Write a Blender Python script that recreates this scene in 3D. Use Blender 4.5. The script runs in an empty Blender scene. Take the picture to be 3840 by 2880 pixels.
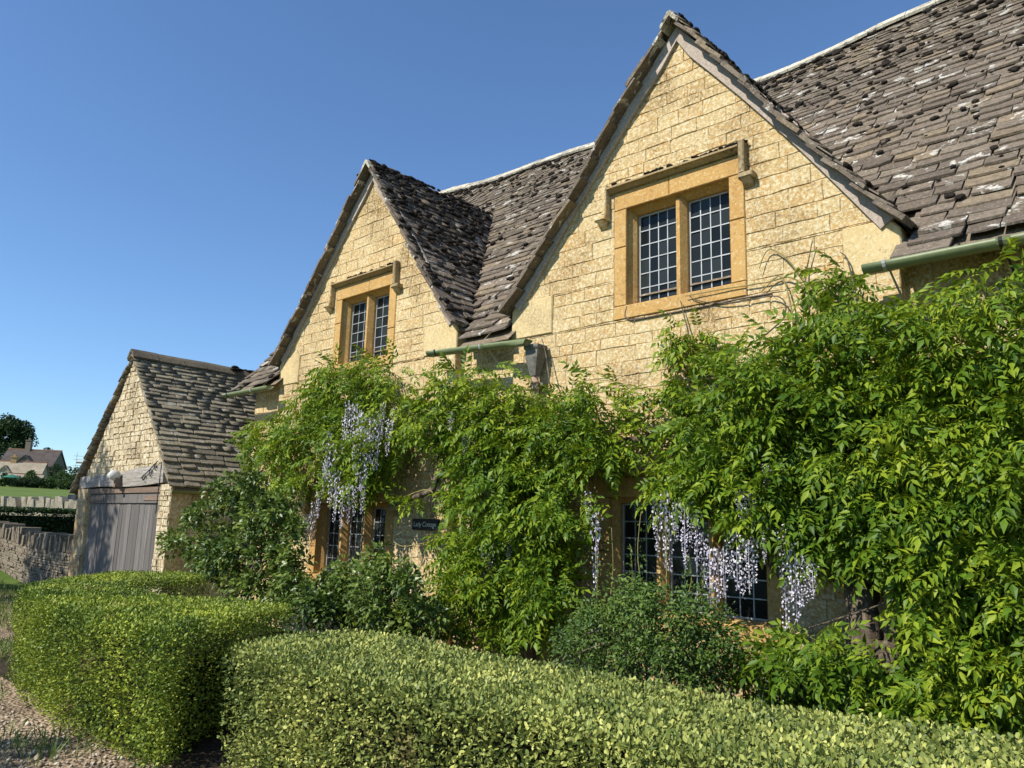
import bpy, math, random
import numpy as np
from mathutils import Matrix, Vector

rng = np.random.default_rng(7)
random.seed(7)
SC = bpy.context.scene
COL = SC.collection

# ------------------------------------------------------------------ camera
FPX, CX, CY = 2884.0, 1920.0, 1440.0
PITCH, YAW, ROLL = math.radians(10.53), math.radians(42.95), math.radians(1.68)
CAM = np.array([0.0, -7.0, 1.7])
_cy, _sy = math.cos(YAW), math.sin(YAW)
FW = np.array([-_sy * math.cos(PITCH), _cy * math.cos(PITCH), math.sin(PITCH)])
_r = np.array([_cy, _sy, 0.0]); _u = np.cross(_r, FW)
RT = math.cos(ROLL) * _r + math.sin(ROLL) * _u
UP = -math.sin(ROLL) * _r + math.cos(ROLL) * _u
cam_data = bpy.data.cameras.new('camera')
cam_data.sensor_fit = 'HORIZONTAL'; cam_data.sensor_width = 36.0
cam_data.lens = FPX / 3840.0 * 36.0
cam_data.clip_start = 0.05; cam_data.clip_end = 3000.0
cam = bpy.data.objects.new('camera', cam_data); COL.objects.link(cam)
m = Matrix.Identity(4)
for i in range(3):
    m[i][0] = RT[i]; m[i][1] = UP[i]; m[i][2] = -FW[i]; m[i][3] = CAM[i]
cam.matrix_world = m
SC.camera = cam

# ------------------------------------------------------------------ sky, sun, exposure
SUN_EL, SUN_A = math.radians(44.0), math.radians(15.0)
SUN = np.array([-math.sin(SUN_A) * math.cos(SUN_EL), -math.cos(SUN_A) * math.cos(SUN_EL), math.sin(SUN_EL)])
world = bpy.data.worlds.new('World'); SC.world = world; world.use_nodes = True
wn = world.node_tree; bg = wn.nodes['Background']
sky = wn.nodes.new('ShaderNodeTexSky'); sky.sky_type = 'NISHITA'; sky.sun_disc = False
sky.sun_elevation = SUN_EL; sky.sun_rotation = math.atan2(SUN[0], SUN[1])
sky.altitude = 0.0; sky.air_density = 1.0; sky.dust_density = 0.0; sky.ozone_density = 4.0
tint = wn.nodes.new('ShaderNodeMix'); tint.data_type = 'RGBA'; tint.blend_type = 'MULTIPLY'; tint.inputs[0].default_value = 1.0
tint.inputs[7].default_value = (.86, 1.0, 1.12, 1)
wn.links.new(sky.outputs[0], tint.inputs[6]); wn.links.new(tint.outputs[2], bg.inputs[0]); bg.inputs[1].default_value = 0.116
sun_data = bpy.data.lights.new('sun', 'SUN'); sun_data.energy = 5.0; sun_data.angle = math.radians(0.53)
sun_data.color = (1.0, 0.94, 0.84)
sun = bpy.data.objects.new('sun', sun_data); COL.objects.link(sun)
sun.rotation_euler = Vector(SUN).to_track_quat('Z', 'Y').to_euler()
sun.location = (-6, -20, 20)
vs = SC.view_settings
vs.view_transform = 'Standard'; vs.look = 'None'; vs.gamma = 1.0; vs.exposure = 0.42; vs.use_curve_mapping = False
SC.cycles.max_bounces = 6; SC.cycles.diffuse_bounces = 2; SC.cycles.glossy_bounces = 2
SC.cycles.transmission_bounces = 4; SC.cycles.transparent_max_bounces = 4
SC.cycles.sample_clamp_indirect = 4.0

# ------------------------------------------------------------------ projection helpers (photo measurement -> place)
def ray(px, py):
    return (px - CX) / FPX * RT - (py - CY) / FPX * UP + FW
def onY(px, py, Y=0.0):
    d = ray(px, py); return CAM + d * ((Y - CAM[1]) / d[1])
def at(px, py, dist):
    d = ray(px, py); return CAM + d * (dist / math.hypot(d[0], d[1]))
def project(P):
    v = np.asarray(P) - CAM; w = v @ FW
    w = np.where(np.abs(w) < 1e-6, 1e-6, w)
    return CX + FPX * (v @ RT) / w, CY - FPX * (v @ UP) / w, w

# ------------------------------------------------------------------ object helpers
WM = {}
def _link(o, parent=None, world_m=None):
    COL.objects.link(o)
    WM[o.name] = world_m if world_m is not None else Matrix.Identity(4)
    if parent is not None:
        o.parent = parent
        o.matrix_parent_inverse = WM[parent.name].inverted()
    return o
def empty(name, loc):
    o = bpy.data.objects.new(name, None); o.empty_display_size = 0.2
    o.location = loc
    return _link(o, None, Matrix.Translation(Vector(loc)))
def tag(o, label=None, cat=None, group=None, kind=None):
    if label: o['label'] = label
    if cat: o['category'] = cat
    if group: o['group'] = group
    if kind: o['kind'] = kind
    return o
def mesh_data(name, V, F, mat, smooth=False):
    me = bpy.data.meshes.new(name)
    if isinstance(F, np.ndarray):
        V = np.asarray(V, dtype=np.float32); n, k = F.shape
        me.vertices.add(len(V)); me.vertices.foreach_set('co', V.ravel())
        me.loops.add(n * k); me.loops.foreach_set('vertex_index', F.astype(np.int32).ravel())
        me.polygons.add(n); me.polygons.foreach_set('loop_start', np.arange(0, n * k, k, dtype=np.int32))
        me.polygons.foreach_set('loop_total', np.full(n, k, dtype=np.int32))
        me.update(calc_edges=True)
    else:
        me.from_pydata([tuple(v) for v in V], [], F); me.update()
    if mat: me.materials.append(mat)
    if smooth: me.polygons.foreach_set('use_smooth', np.ones(len(me.polygons), dtype=bool))
    return me
def mobj(name, V, F, mat, parent=None, smooth=False, kind=None):
    o = bpy.data.objects.new(name, mesh_data(name, V, F, mat, smooth))
    _link(o, parent)
    if kind: o['kind'] = kind
    return o
class MB:
    """collects simple shapes into one mesh"""
    def __init__(s): s.V = []; s.F = []
    def add(s, V, F):
        k = len(s.V); s.V += [tuple(v) for v in V]; s.F += [tuple(i + k for i in f) for f in F]; return s
    def box(s, x0, x1, y0, y1, z0, z1, b=0.0):
        if b <= 0:
            V = [(x, y, z) for x in (x0, x1) for y in (y0, y1) for z in (z0, z1)]
            F = [(0, 1, 3, 2), (4, 6, 7, 5), (0, 4, 5, 1), (2, 3, 7, 6), (0, 2, 6, 4), (1, 5, 7, 3)]
            return s.add(V, F)
        # box with a chamfered front (y0) face
        V = [(x0, y1, z0), (x1, y1, z0), (x1, y1, z1), (x0, y1, z1),
             (x0, y0 + b, z0), (x1, y0 + b, z0), (x1, y0 + b, z1), (x0, y0 + b, z1),
             (x0 + b, y0, z0 + b), (x1 - b, y0, z0 + b), (x1 - b, y0, z1 - b), (x0 + b, y0, z1 - b)]
        F = [(3, 2, 1, 0), (8, 9, 10, 11)]
        for i in range(4):
            j = (i + 1) % 4
            F += [(i, j, 4 + j, 4 + i), (4 + i, 4 + j, 8 + j, 8 + i)]
        return s.add(V, F)
    def prism_y(s, poly, y0, y1):
        n = len(poly)
        V = [(p[0], y0, p[1]) for p in poly] + [(p[0], y1, p[1]) for p in poly]
        F = [tuple(range(n)), tuple(range(2 * n - 1, n - 1, -1))]
        F += [(i, n + i, n + (i + 1) % n, (i + 1) % n) for i in range(n)]
        return s.add(V, F)
    def prism_x(s, poly, x0, x1):
        n = len(poly)
        V = [(x0, p[0], p[1]) for p in poly] + [(x1, p[0], p[1]) for p in poly]
        F = [tuple(range(n)), tuple(range(2 * n - 1, n - 1, -1))]
        F += [(i, n + i, n + (i + 1) % n, (i + 1) % n) for i in range(n)]
        return s.add(V, F)
    def tube(s, pts, rad, n=8, closed_ends=True):
        pts = [np.array(p, float) for p in pts]
        if np.isscalar(rad): rad = [rad] * len(pts)
        k = len(s.V); prev = None
        for i, p in enumerate(pts):
            t = pts[min(i + 1, len(pts) - 1)] - pts[max(i - 1, 0)]; t /= (np.linalg.norm(t) + 1e-9)
            a = np.array([0, 0, 1.0]) if abs(t[2]) < .9 else np.array([1.0, 0, 0])
            if prev is not None: a = prev
            e1 = a - t * (a @ t); e1 /= (np.linalg.norm(e1) + 1e-9); prev = e1
            e2 = np.cross(t, e1)
            for j in range(n):
                q = 2 * math.pi * j / n
                s.V.append(tuple(p + rad[i] * (math.cos(q) * e1 + math.sin(q) * e2)))
        for i in range(len(pts) - 1):
            for j in range(n):
                a = k + i * n + j; b = k + i * n + (j + 1) % n
                s.F.append((a, b, b + n, a + n))
        if closed_ends:
            s.F.append(tuple(k + j for j in range(n))[::-1])
            s.F.append(tuple(k + (len(pts) - 1) * n + j for j in range(n)))
        return s
    def build(s, name, mat, parent=None, smooth=False, kind=None):
        return mobj(name, s.V, s.F, mat, parent, smooth, kind)

# the front gable walls hide what stands behind them
G1 = dict(xc=-9.70, l=-12.10, r=-7.58); G2 = dict(xc=-4.08, l=-6.50, r=-1.91)
def hidden_by_gables(P):
    d = P - CAM; t = -CAM[1] / np.where(np.abs(d[:, 1]) < 1e-6, 1e-6, d[:, 1])
    X = CAM[0] + d[:, 0] * t; Z = CAM[2] + d[:, 2] * t
    h = np.zeros(len(P), bool)
    for g in (G1, G2):
        hw = np.where(X < g['xc'], g['xc'] - g['l'], g['r'] - g['xc'])
        h |= (np.abs(X - g['xc']) < hw) & (Z < 7.2 - 2.7 * np.abs(X - g['xc']) / hw)
    return h & (P[:, 1] > .05)
def place_pieces(name, stuff_name, variants, var, mats, mat, parent, limit=285, score=None, smooth=False, occl=False):
    """single objects for the pieces that show largest, one joined part for the rest"""
    N = len(var); var = np.asarray(var); mats = np.asarray(mats)
    P = mats[:, :3, 3]
    if score is None:
        sx = np.linalg.norm(mats[:, :3, 0], axis=1) * np.linalg.norm(mats[:, :3, 1], axis=1)
        px, py, w = project(P)
        score = sx / np.maximum(w, .5) ** 2
        score = np.where((w > .3) & (px > -40) & (px < 3880) & (py > -40) & (py < 2920), score, 0)
        if occl: score = np.where(hidden_by_gables(P), 0, score)
    order = np.argsort(-score)
    vis = [i for i in order[:limit] if score[i] > 0]
    chosen = set(vis)
    mds = [mesh_data(name, v[0], v[1], mat, smooth) for v in variants]
    for i in vis:
        o = bpy.data.objects.new(name, mds[var[i]])
        o.matrix_basis = Matrix(mats[i].tolist())
        _link(o, parent)
    rest = np.array([i for i in range(N) if i not in chosen], dtype=int)
    if len(rest):
        Vs, Fs, off = [], [], 0
        for k, (v, f) in enumerate(variants):
            ids = rest[var[rest] == k]
            if not len(ids): continue
            v = np.asarray(v, float)
            W = np.einsum('nij,vj->nvi', mats[ids][:, :3, :3], v) + mats[ids][:, None, :3, 3]
            Vs.append(W.reshape(-1, 3))
            tri = []
            for q in f:
                for a in range(1, len(q) - 1): tri.append((q[0], q[a], q[a + 1]))
            tri = np.array(tri)
            Fs.append((tri[None] + (np.arange(len(ids)) * len(v))[:, None, None] + off).reshape(-1, 3))
            off += len(ids) * len(v)
        mobj(stuff_name, np.concatenate(Vs), np.concatenate(Fs), mat, parent, smooth, kind='stuff')

# ------------------------------------------------------------------ materials
class NT:
    def __init__(s, name):
        s.m = bpy.data.materials.new(name); s.m.use_nodes = True
        s.t = s.m.node_tree; s.b = s.t.nodes['Principled BSDF']; s.out = s.t.nodes['Material Output']
    def n(s, typ, **kw):
        x = s.t.nodes.new(typ)
        for k, v in kw.items(): setattr(x, k, v)
        return x
    def l(s, a, b): s.t.links.new(a, b)
    def pos(s, scale=(1, 1, 1)):
        g = s.n('ShaderNodeNewGeometry')
        if scale == (1, 1, 1): return g.outputs['Position']
        mp = s.n('ShaderNodeMapping'); mp.inputs['Scale'].default_value = scale
        s.l(g.outputs['Position'], mp.inputs['Vector']); return mp.outputs[0]
    def noise(s, vec, scale, detail=4.0, rough=.55, dist=0.0):
        x = s.n('ShaderNodeTexNoise'); x.inputs['Scale'].default_value = scale
        x.inputs['Detail'].default_value = detail; x.inputs['Roughness'].default_value = rough
        x.inputs['Distortion'].default_value = dist
        s.l(vec, x.inputs['Vector']); return x.outputs['Fac']
    def ramp(s, fac, stops):
        x = s.n('ShaderNodeValToRGB'); e = x.color_ramp.elements
        while len(e) < len(stops): e.new(.5)
        for i, (p, c) in enumerate(stops):
            e[i].position = p
            e[i].color = (c, c, c, 1) if np.isscalar(c) else (*c, 1)
        s.l(fac, x.inputs[0]); return x.outputs[0]
    def mix(s, fac, a, b, blend='MIX'):
        x = s.n('ShaderNodeMix', data_type='RGBA', blend_type=blend)
        for sock, v in ((x.inputs[0], fac), (x.inputs[6], a), (x.inputs[7], b)):
            if hasattr(v, 'is_linked'): s.l(v, sock)
            elif np.isscalar(v): sock.default_value = v
            else: sock.default_value = (*v, 1)
        return x.outputs[2]
    def math(s, op, a, b=0.0):
        x = s.n('ShaderNodeMath', operation=op)
        for sock, v in ((x.inputs[0], a), (x.inputs[1], b)):
            if hasattr(v, 'is_linked'): s.l(v, sock)
            else: sock.default_value = v
        return x.outputs[0]
    def rnd(s):
        g = s.n('ShaderNodeNewGeometry'); o = s.n('ShaderNodeObjectInfo')
        return s.math('FRACT', s.math('ADD', g.outputs['Random Per Island'], o.outputs['Random']))
    def bump(s, h, strength=.4, dist=.01):
        x = s.n('ShaderNodeBump'); x.inputs['Strength'].default_value = strength; x.inputs['Distance'].default_value = dist
        s.l(h, x.inputs['Height']); s.l(x.outputs[0], s.b.inputs['Normal'])
    def fin(s, col, rough=.8, spec=.3, metal=0.0):
        if hasattr(col, 'is_linked'): s.l(col, s.b.inputs['Base Color'])
        else: s.b.inputs['Base Color'].default_value = (*col, 1)
        if hasattr(rough, 'is_linked'): s.l(rough, s.b.inputs['Roughness'])
        else: s.b.inputs['Roughness'].default_value = rough
        s.b.inputs['Specular IOR Level'].default_value = spec; s.b.inputs['Metallic'].default_value = metal
        return s.m

def stone_mat(name, ochre, cream, lichen, dark, lich=(.50, .60), streak=False, hue=.25, bump=.5, fine=26, speck=.55):
    t = NT(name); p = t.pos(); r = t.rnd()
    c = t.mix(t.ramp(t.noise(p, 1.7, 5, .6), [(.32, 0), (.68, 1)]), ochre, cream)
    c = t.mix(t.math('MULTIPLY', t.ramp(r, [(.0, 0), (1., 1)]), hue), c, ochre)
    c = t.mix(t.math('MULTIPLY', t.ramp(t.math('FRACT', t.math('MULTIPLY', r, 7.3)), [(.55, 0), (1., 1)]), hue), c, cream)
    c = t.mix(t.math('MULTIPLY', t.ramp(t.noise(p, 3.4, 5, .65), [(.54, 0), (.66, 1)]), hue), c, (ochre[0] * 1.08, ochre[1] * .95, ochre[2] * .72))
    fp = t.pos((1, 1, .45)) if streak else p
    c = t.mix(t.math('MULTIPLY', t.ramp(t.noise(fp, fine, 7, .78), [(lich[0], 0), (lich[1], 1)]), .85), c, lichen)
    dm = t.math('MULTIPLY', t.ramp(t.noise(fp, fine * 1.1, 5, .75), [(.53, 0), (.64, 1)]), t.ramp(t.noise(p, 2.2, 4, .6), [(.36, .12), (.64, 1.)]))
    c = t.mix(dm, c, dark)
    c = t.mix(t.ramp(t.noise(p, 4.2, 6, .75), [(.66, 0), (.72, .7)]), c, lichen)
    c = t.mix(t.math('MULTIPLY', t.ramp(t.noise(p, 1.1, 4, .6), [(.50, 0), (.66, 1)]), speck), c, t.mix(t.ramp(t.noise(p, 34, 4, .7), [(.42, 0), (.58, 1)]), dark, c))
    t.bump(t.math('ADD', t.noise(p, 60, 6, .7), t.noise(p, 11, 3, .5)), bump, .012)
    return t.fin(c, .92, .15)
M_STONE = stone_mat('wall_stone', (.46, .285, .10), (.55, .42, .21), (.72, .64, .43), (.20, .125, .055), lich=(.46, .58), fine=30, hue=.7, speck=.9, bump=.9)
M_MORTAR = stone_mat('lime_mortar', (.40, .28, .13), (.50, .39, .21), (.66, .58, .40), (.15, .095, .045), lich=(.48, .56), fine=30)
M_DRESS = stone_mat('dressed_stone', (.45, .26, .085), (.52, .34, .13), (.62, .50, .28), (.24, .145, .065), lich=(.54, .62), hue=.35, bump=.3, fine=30, speck=.4)
M_KNEE = stone_mat('kneeler_stone', (.54, .40, .19), (.60, .48, .26), (.66, .57, .36), (.26, .18, .09), lich=(.50, .62), bump=.4, fine=30, speck=.8)
M_HOOD = stone_mat('weathered_hood_stone', (.30, .22, .115), (.42, .33, .19), (.54, .47, .32), (.06, .05, .035), lich=(.56, .64), fine=30)
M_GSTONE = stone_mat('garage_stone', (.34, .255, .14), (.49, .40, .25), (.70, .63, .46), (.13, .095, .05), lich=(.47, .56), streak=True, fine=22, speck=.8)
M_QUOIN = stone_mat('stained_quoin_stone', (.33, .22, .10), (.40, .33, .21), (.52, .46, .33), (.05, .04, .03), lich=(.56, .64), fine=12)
M_DRY = stone_mat('dry_stone', (.17, .14, .10), (.26, .22, .16), (.48, .45, .38), (.05, .045, .035), lich=(.60, .66), hue=.6, fine=16)

def slate_mat(name, a, b, white=.5, warm=(.33, .25, .15)):
    t = NT(name); p = t.pos(); r = t.rnd()
    c = t.mix(t.ramp(r, [(.0, 0), (1, 1)]), a, b)
    r2 = t.math('FRACT', t.math('MULTIPLY', r, 9.7))
    c = t.mix(t.math('MULTIPLY', t.ramp(r2, [(.82, 0), (.9, 1)]), .4), c, warm)
    c = t.mix(t.ramp(t.noise(p, 18, 5, .7), [(.42, 0), (.75, .75)]), c, tuple(x * .35 for x in a))
    r3 = t.math('FRACT', t.math('MULTIPLY', r, 23.1))
    lm = t.ramp(t.math('ADD', t.noise(p, 5.5, 5, .7, .6), t.math('MULTIPLY', r3, .16)), [(.69, 0), (.72, 1)])
    c = t.mix(t.math('MULTIPLY', t.math('MULTIPLY', lm, white), t.ramp(t.noise(p, 40, 4, .7), [(.35, .25), (.6, 1)])), c, (.60, .58, .52))
    sm = t.ramp(t.noise(p, 48, 4, .65), [(.59, 0), (.67, .65)])
    c = t.mix(sm, c, (.42, .39, .31))
    t.bump(t.math('ADD', t.noise(p, 45, 6, .7), t.noise(p, 9, 3)), .7, .015)
    return t.fin(c, .9, .15)
M_SLATE = slate_mat('stone_slate', (.125, .100, .077), (.215, .175, .132), .95)
M_SLATE_DARK = slate_mat('mossy_stone_slate', (.105, .083, .066), (.175, .14, .105), .6)
M_GSLATE = slate_mat('garage_slate', (.175, .15, .105), (.29, .245, .165), .35, (.36, .31, .20))
M_RIDGE = stone_mat('ridge_stone', (.36, .32, .24), (.54, .50, .39), (.66, .63, .53), (.05, .042, .033), lich=(.50, .58), fine=12, speck=.9)
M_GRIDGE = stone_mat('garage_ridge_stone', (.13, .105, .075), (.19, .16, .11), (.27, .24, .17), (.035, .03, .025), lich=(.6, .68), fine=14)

def simple(name, col, rough=.7, spec=.3, metal=0., var=.25, scale=8., bump=0., stretch=(1, 1, 1)):
    t = NT(name); p = t.pos(stretch)
    c = t.mix(t.ramp(t.noise(p, scale, 5, .6), [(.3, 0), (.7, 1)]), tuple(x * (1 - var) for x in col), tuple(min(1, x * (1 + var)) for x in col))
    if bump: t.bump(t.noise(p, scale * 4, 5, .65), bump, .01)
    return t.fin(c, rough, spec, metal)
def wood_mat(name, a, b, stretch, scale=14.):
    t = NT(name); p = t.pos(stretch); r = t.rnd()
    f = t.noise(p, scale, 6, .7, .6)
    c = t.mix(t.ramp(f, [(.3, 0), (.7, 1)]), a, b)
    c = t.mix(t.math('MULTIPLY', r, .5), c, a)
    c = t.mix(t.ramp(t.noise(p, scale * 3, 3, .6), [(.62, 0), (.72, .8)]), c, tuple(x * .3 for x in a))
    t.bump(f, .6, .008)
    return t.fin(c, .85, .2)
M_BARGE = wood_mat('silvered_oak', (.27, .21, .165), (.60, .53, .46), (3, 3, 3), 12)
M_DOOR = wood_mat('weathered_door_boards', (.06, .054, .05), (.25, .23, .21), (16, 9, .25), 4)
M_RAIL = wood_mat('door_rail_wood', (.13, .09, .065), (.27, .20, .15), (.6, 8, 9), 5)
M_BEAM = wood_mat('bleached_oak_beam', (.13, .11, .09), (.60, .56, .50), (.7, 6, 12), 4)
M_MOSS = simple('dark_moss', (.026, .021, .017), .95, .1, var=.5, scale=30, bump=.8)
M_GUTTER = simple('sage_green_paint', (.155, .185, .09), .45, .4, var=.12, scale=14, bump=.1)
M_BLACK = simple('black_metal', (.02, .02, .02), .5, .4)
M_HOPPER = simple('grey_painted_iron', (.135, .13, .11), .7, .3, var=.35, scale=18, bump=.4)
M_PIPE = simple('rusty_painted_pipe', (.36, .25, .18), .7, .3, var=.4, scale=16, bump=.4)
M_LEAD = simple('lead_came', (.33, .35, .36), .5, .5, .3, var=.2)
M_CASE = simple('casement_paint', (.36, .37, .37), .5, .4, var=.15)
M_DARK = simple('dark_interior', (.012, .012, .011), .9, .1)
M_BARK = simple('wisteria_bark', (.15, .118, .085), .95, .1, var=.7, scale=22, bump=1.6, stretch=(1, 1, .35))
M_STEM = simple('green_stem', (.22, .19, .07), .8, .2)
M_SOIL = simple('garden_soil', (.045, .034, .023), .95, .1, var=.5, scale=14, bump=.8)
M_WIRE = simple('cable_sheath', (.10, .075, .06), .6, .3)

tg = NT('leaded_glass'); pg = tg.pos()
rg = tg.rnd()
cg = tg.mix(rg, (.008, .010, .009), (.026, .032, .031))
tg.bump(tg.noise(pg, 7, 2), .12, .02)
M_GLASS = tg.fin(cg, .06, .2)

def leaf_mat(name, dark, mid, light, rough=.42, spec=.35, trans=.32, nscale=1.6, brown=None, brown_at=(.70, .78), tcol=None):
    t = NT(name); p = t.pos(); r = t.rnd()
    f = t.math('ADD', t.math('MULTIPLY', r, .55), t.math('MULTIPLY', t.ramp(t.noise(p, nscale, 3, .6), [(.3, 0), (.7, 1)]), .45))
    c = t.ramp(f, [(.12, dark), (.5, mid), (.92, light)])
    if brown:
        c = t.mix(t.ramp(t.noise(p, 2.3, 3, .6), [(brown_at[0], 0), (brown_at[1], 1)]), c, brown)
    t.fin(c, rough, spec)
    tr = t.n('ShaderNodeBsdfTranslucent')
    if tcol:
        t.l(t.mix(.5, c, tcol), tr.inputs[0])
    else: t.l(c, tr.inputs[0])
    mx = t.n('ShaderNodeMixShader'); mx.inputs[0].default_value = trans
    t.l(t.b.outputs[0], mx.inputs[1]); t.l(tr.outputs[0], mx.inputs[2]); t.l(mx.outputs[0], t.out.inputs[0])
    return t.m
M_WIST = leaf_mat('wisteria_leaf', (.035, .085, .008), (.105, .185, .013), (.29, .35, .025), .46, .2, .25, 1.1, tcol=(.34, .43, .015))
M_BOX_N = leaf_mat('box_leaf_near', (.045, .075, .018), (.21, .26, .06), (.58, .58, .16), .5, .25, .2, 2.2, (.24, .175, .08), (.66, .76))
M_BOX_F = leaf_mat('box_leaf_far', (.04, .08, .012), (.17, .24, .028), (.46, .50, .06), .5, .25, .2, 1.4, (.22, .155, .07), (.63, .74))
M_ROSE = leaf_mat('glossy_shrub_leaf', (.035, .07, .012), (.085, .14, .02), (.20, .25, .04), .38, .35, .2, 1.8, (.20, .09, .04), (.70, .76))
M_FINE = leaf_mat('fine_shrub_leaf', (.025, .06, .014), (.07, .13, .024), (.17, .235, .04), .45, .25, .22)
M_TREE = leaf_mat('tree_leaf', (.015, .035, .010), (.03, .06, .016), (.06, .10, .025), .5, .3, .2)
M_FARBUSH = leaf_mat('far_bush_leaf', (.03, .07, .015), (.06, .11, .025), (.11, .17, .04), .5, .3, .2, .2)
M_GRASS = leaf_mat('grass_blade', (.07, .12, .02), (.13, .19, .035), (.24, .27, .08), .5, .3, .25)
M_PETAL = leaf_mat('wisteria_petal', (.52, .46, .62), (.70, .66, .76), (.86, .84, .82), .6, .2, .3)
M_CORE = simple('dark_core', (.018, .018, .010), .95, .1)  # near-black fill; the shade inside the hedges is put into its colour

# ------------------------------------------------------------------ ground
HX = np.array([-2000., -400, -210, -164, -58, -33, -21, 2000]); HZ = np.array([60., 20, 8.6, 6.3, 2.35, 1.0, 0, 0])
def gz(x): return float(np.interp(x, HX, HZ))
def grid(xs, ys, zf):
    V = [(x, y, zf(x, y)) for x in xs for y in ys]; ny = len(ys)
    F = np.array([(i * ny + j, (i + 1) * ny + j, (i + 1) * ny + j + 1, i * ny + j + 1) for i in range(len(xs) - 1) for j in range(ny - 1)])
    return V, F
tg = NT('meadow_grass'); p = tg.pos()
cgr = tg.mix(tg.ramp(tg.noise(p, .35, 5, .6), [(.35, 0), (.65, 1)]), (.065, .11, .018), (.12, .165, .035))
cgr = tg.mix(tg.ramp(tg.noise(p, 6, 4, .7), [(.5, 0), (.7, .5)]), cgr, (.16, .17, .06))
M_MEADOW = tg.fin(cgr, .95, .1)
xs = [-2000, -1000, -600, -400, -300, -210, -164, -110, -80, -58, -45, -33, -27, -21, -10, 0, 20, 60, 200, 800, 2000]
ys = [-2000, -600, -200, -80, -40, -20, -10, 0, 10, 25, 50, 90, 200, 600, 2000]
V, F = grid(xs, ys, lambda x, y: gz(x) - .008)
tag(mobj('ground', V, F, M_MEADOW), kind='structure')
tg = NT('lane_gravel'); p = tg.pos()
vor = tg.n('ShaderNodeTexVoronoi'); vor.inputs['Scale'].default_value = 30; tg.l(p, vor.inputs['Vector'])
cgv = tg.mix(vor.outputs['Color'], (.30, .21, .125), (.52, .41, .28))
cgv = tg.mix(tg.ramp(tg.noise(p, 1.3, 4, .6), [(.42, 0), (.62, .75)]), cgv, (.17, .125, .08))
cgv = tg.mix(tg.ramp(vor.outputs['Distance'], [(.35, 0), (.75, .6)]), cgv, (.10, .075, .05))
tg.bump(tg.math('MULTIPLY', vor.outputs['Distance'], -1), 1., .03)
M_GRAVEL = tg.fin(cgv, .95, .1)
xs = np.linspace(-34, 8, 43); ys = np.linspace(-10.5, -1.6, 10)
V, F = grid(xs, ys, lambda x, y: gz(x) - .004 + (0 if y < -4 else -.0))
tag(mobj('lane', V, F, M_GRAVEL), kind='structure')
V, F = grid(np.linspace(-10.9, 6, 18), np.linspace(-4.35, .3, 6), lambda x, y: .0 + .02 * math.sin(x * 3 + y * 5) * (0 if y < -4 else 1) + .004)
tag(mobj('garden_bed', V, F, M_SOIL), kind='structure')

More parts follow.
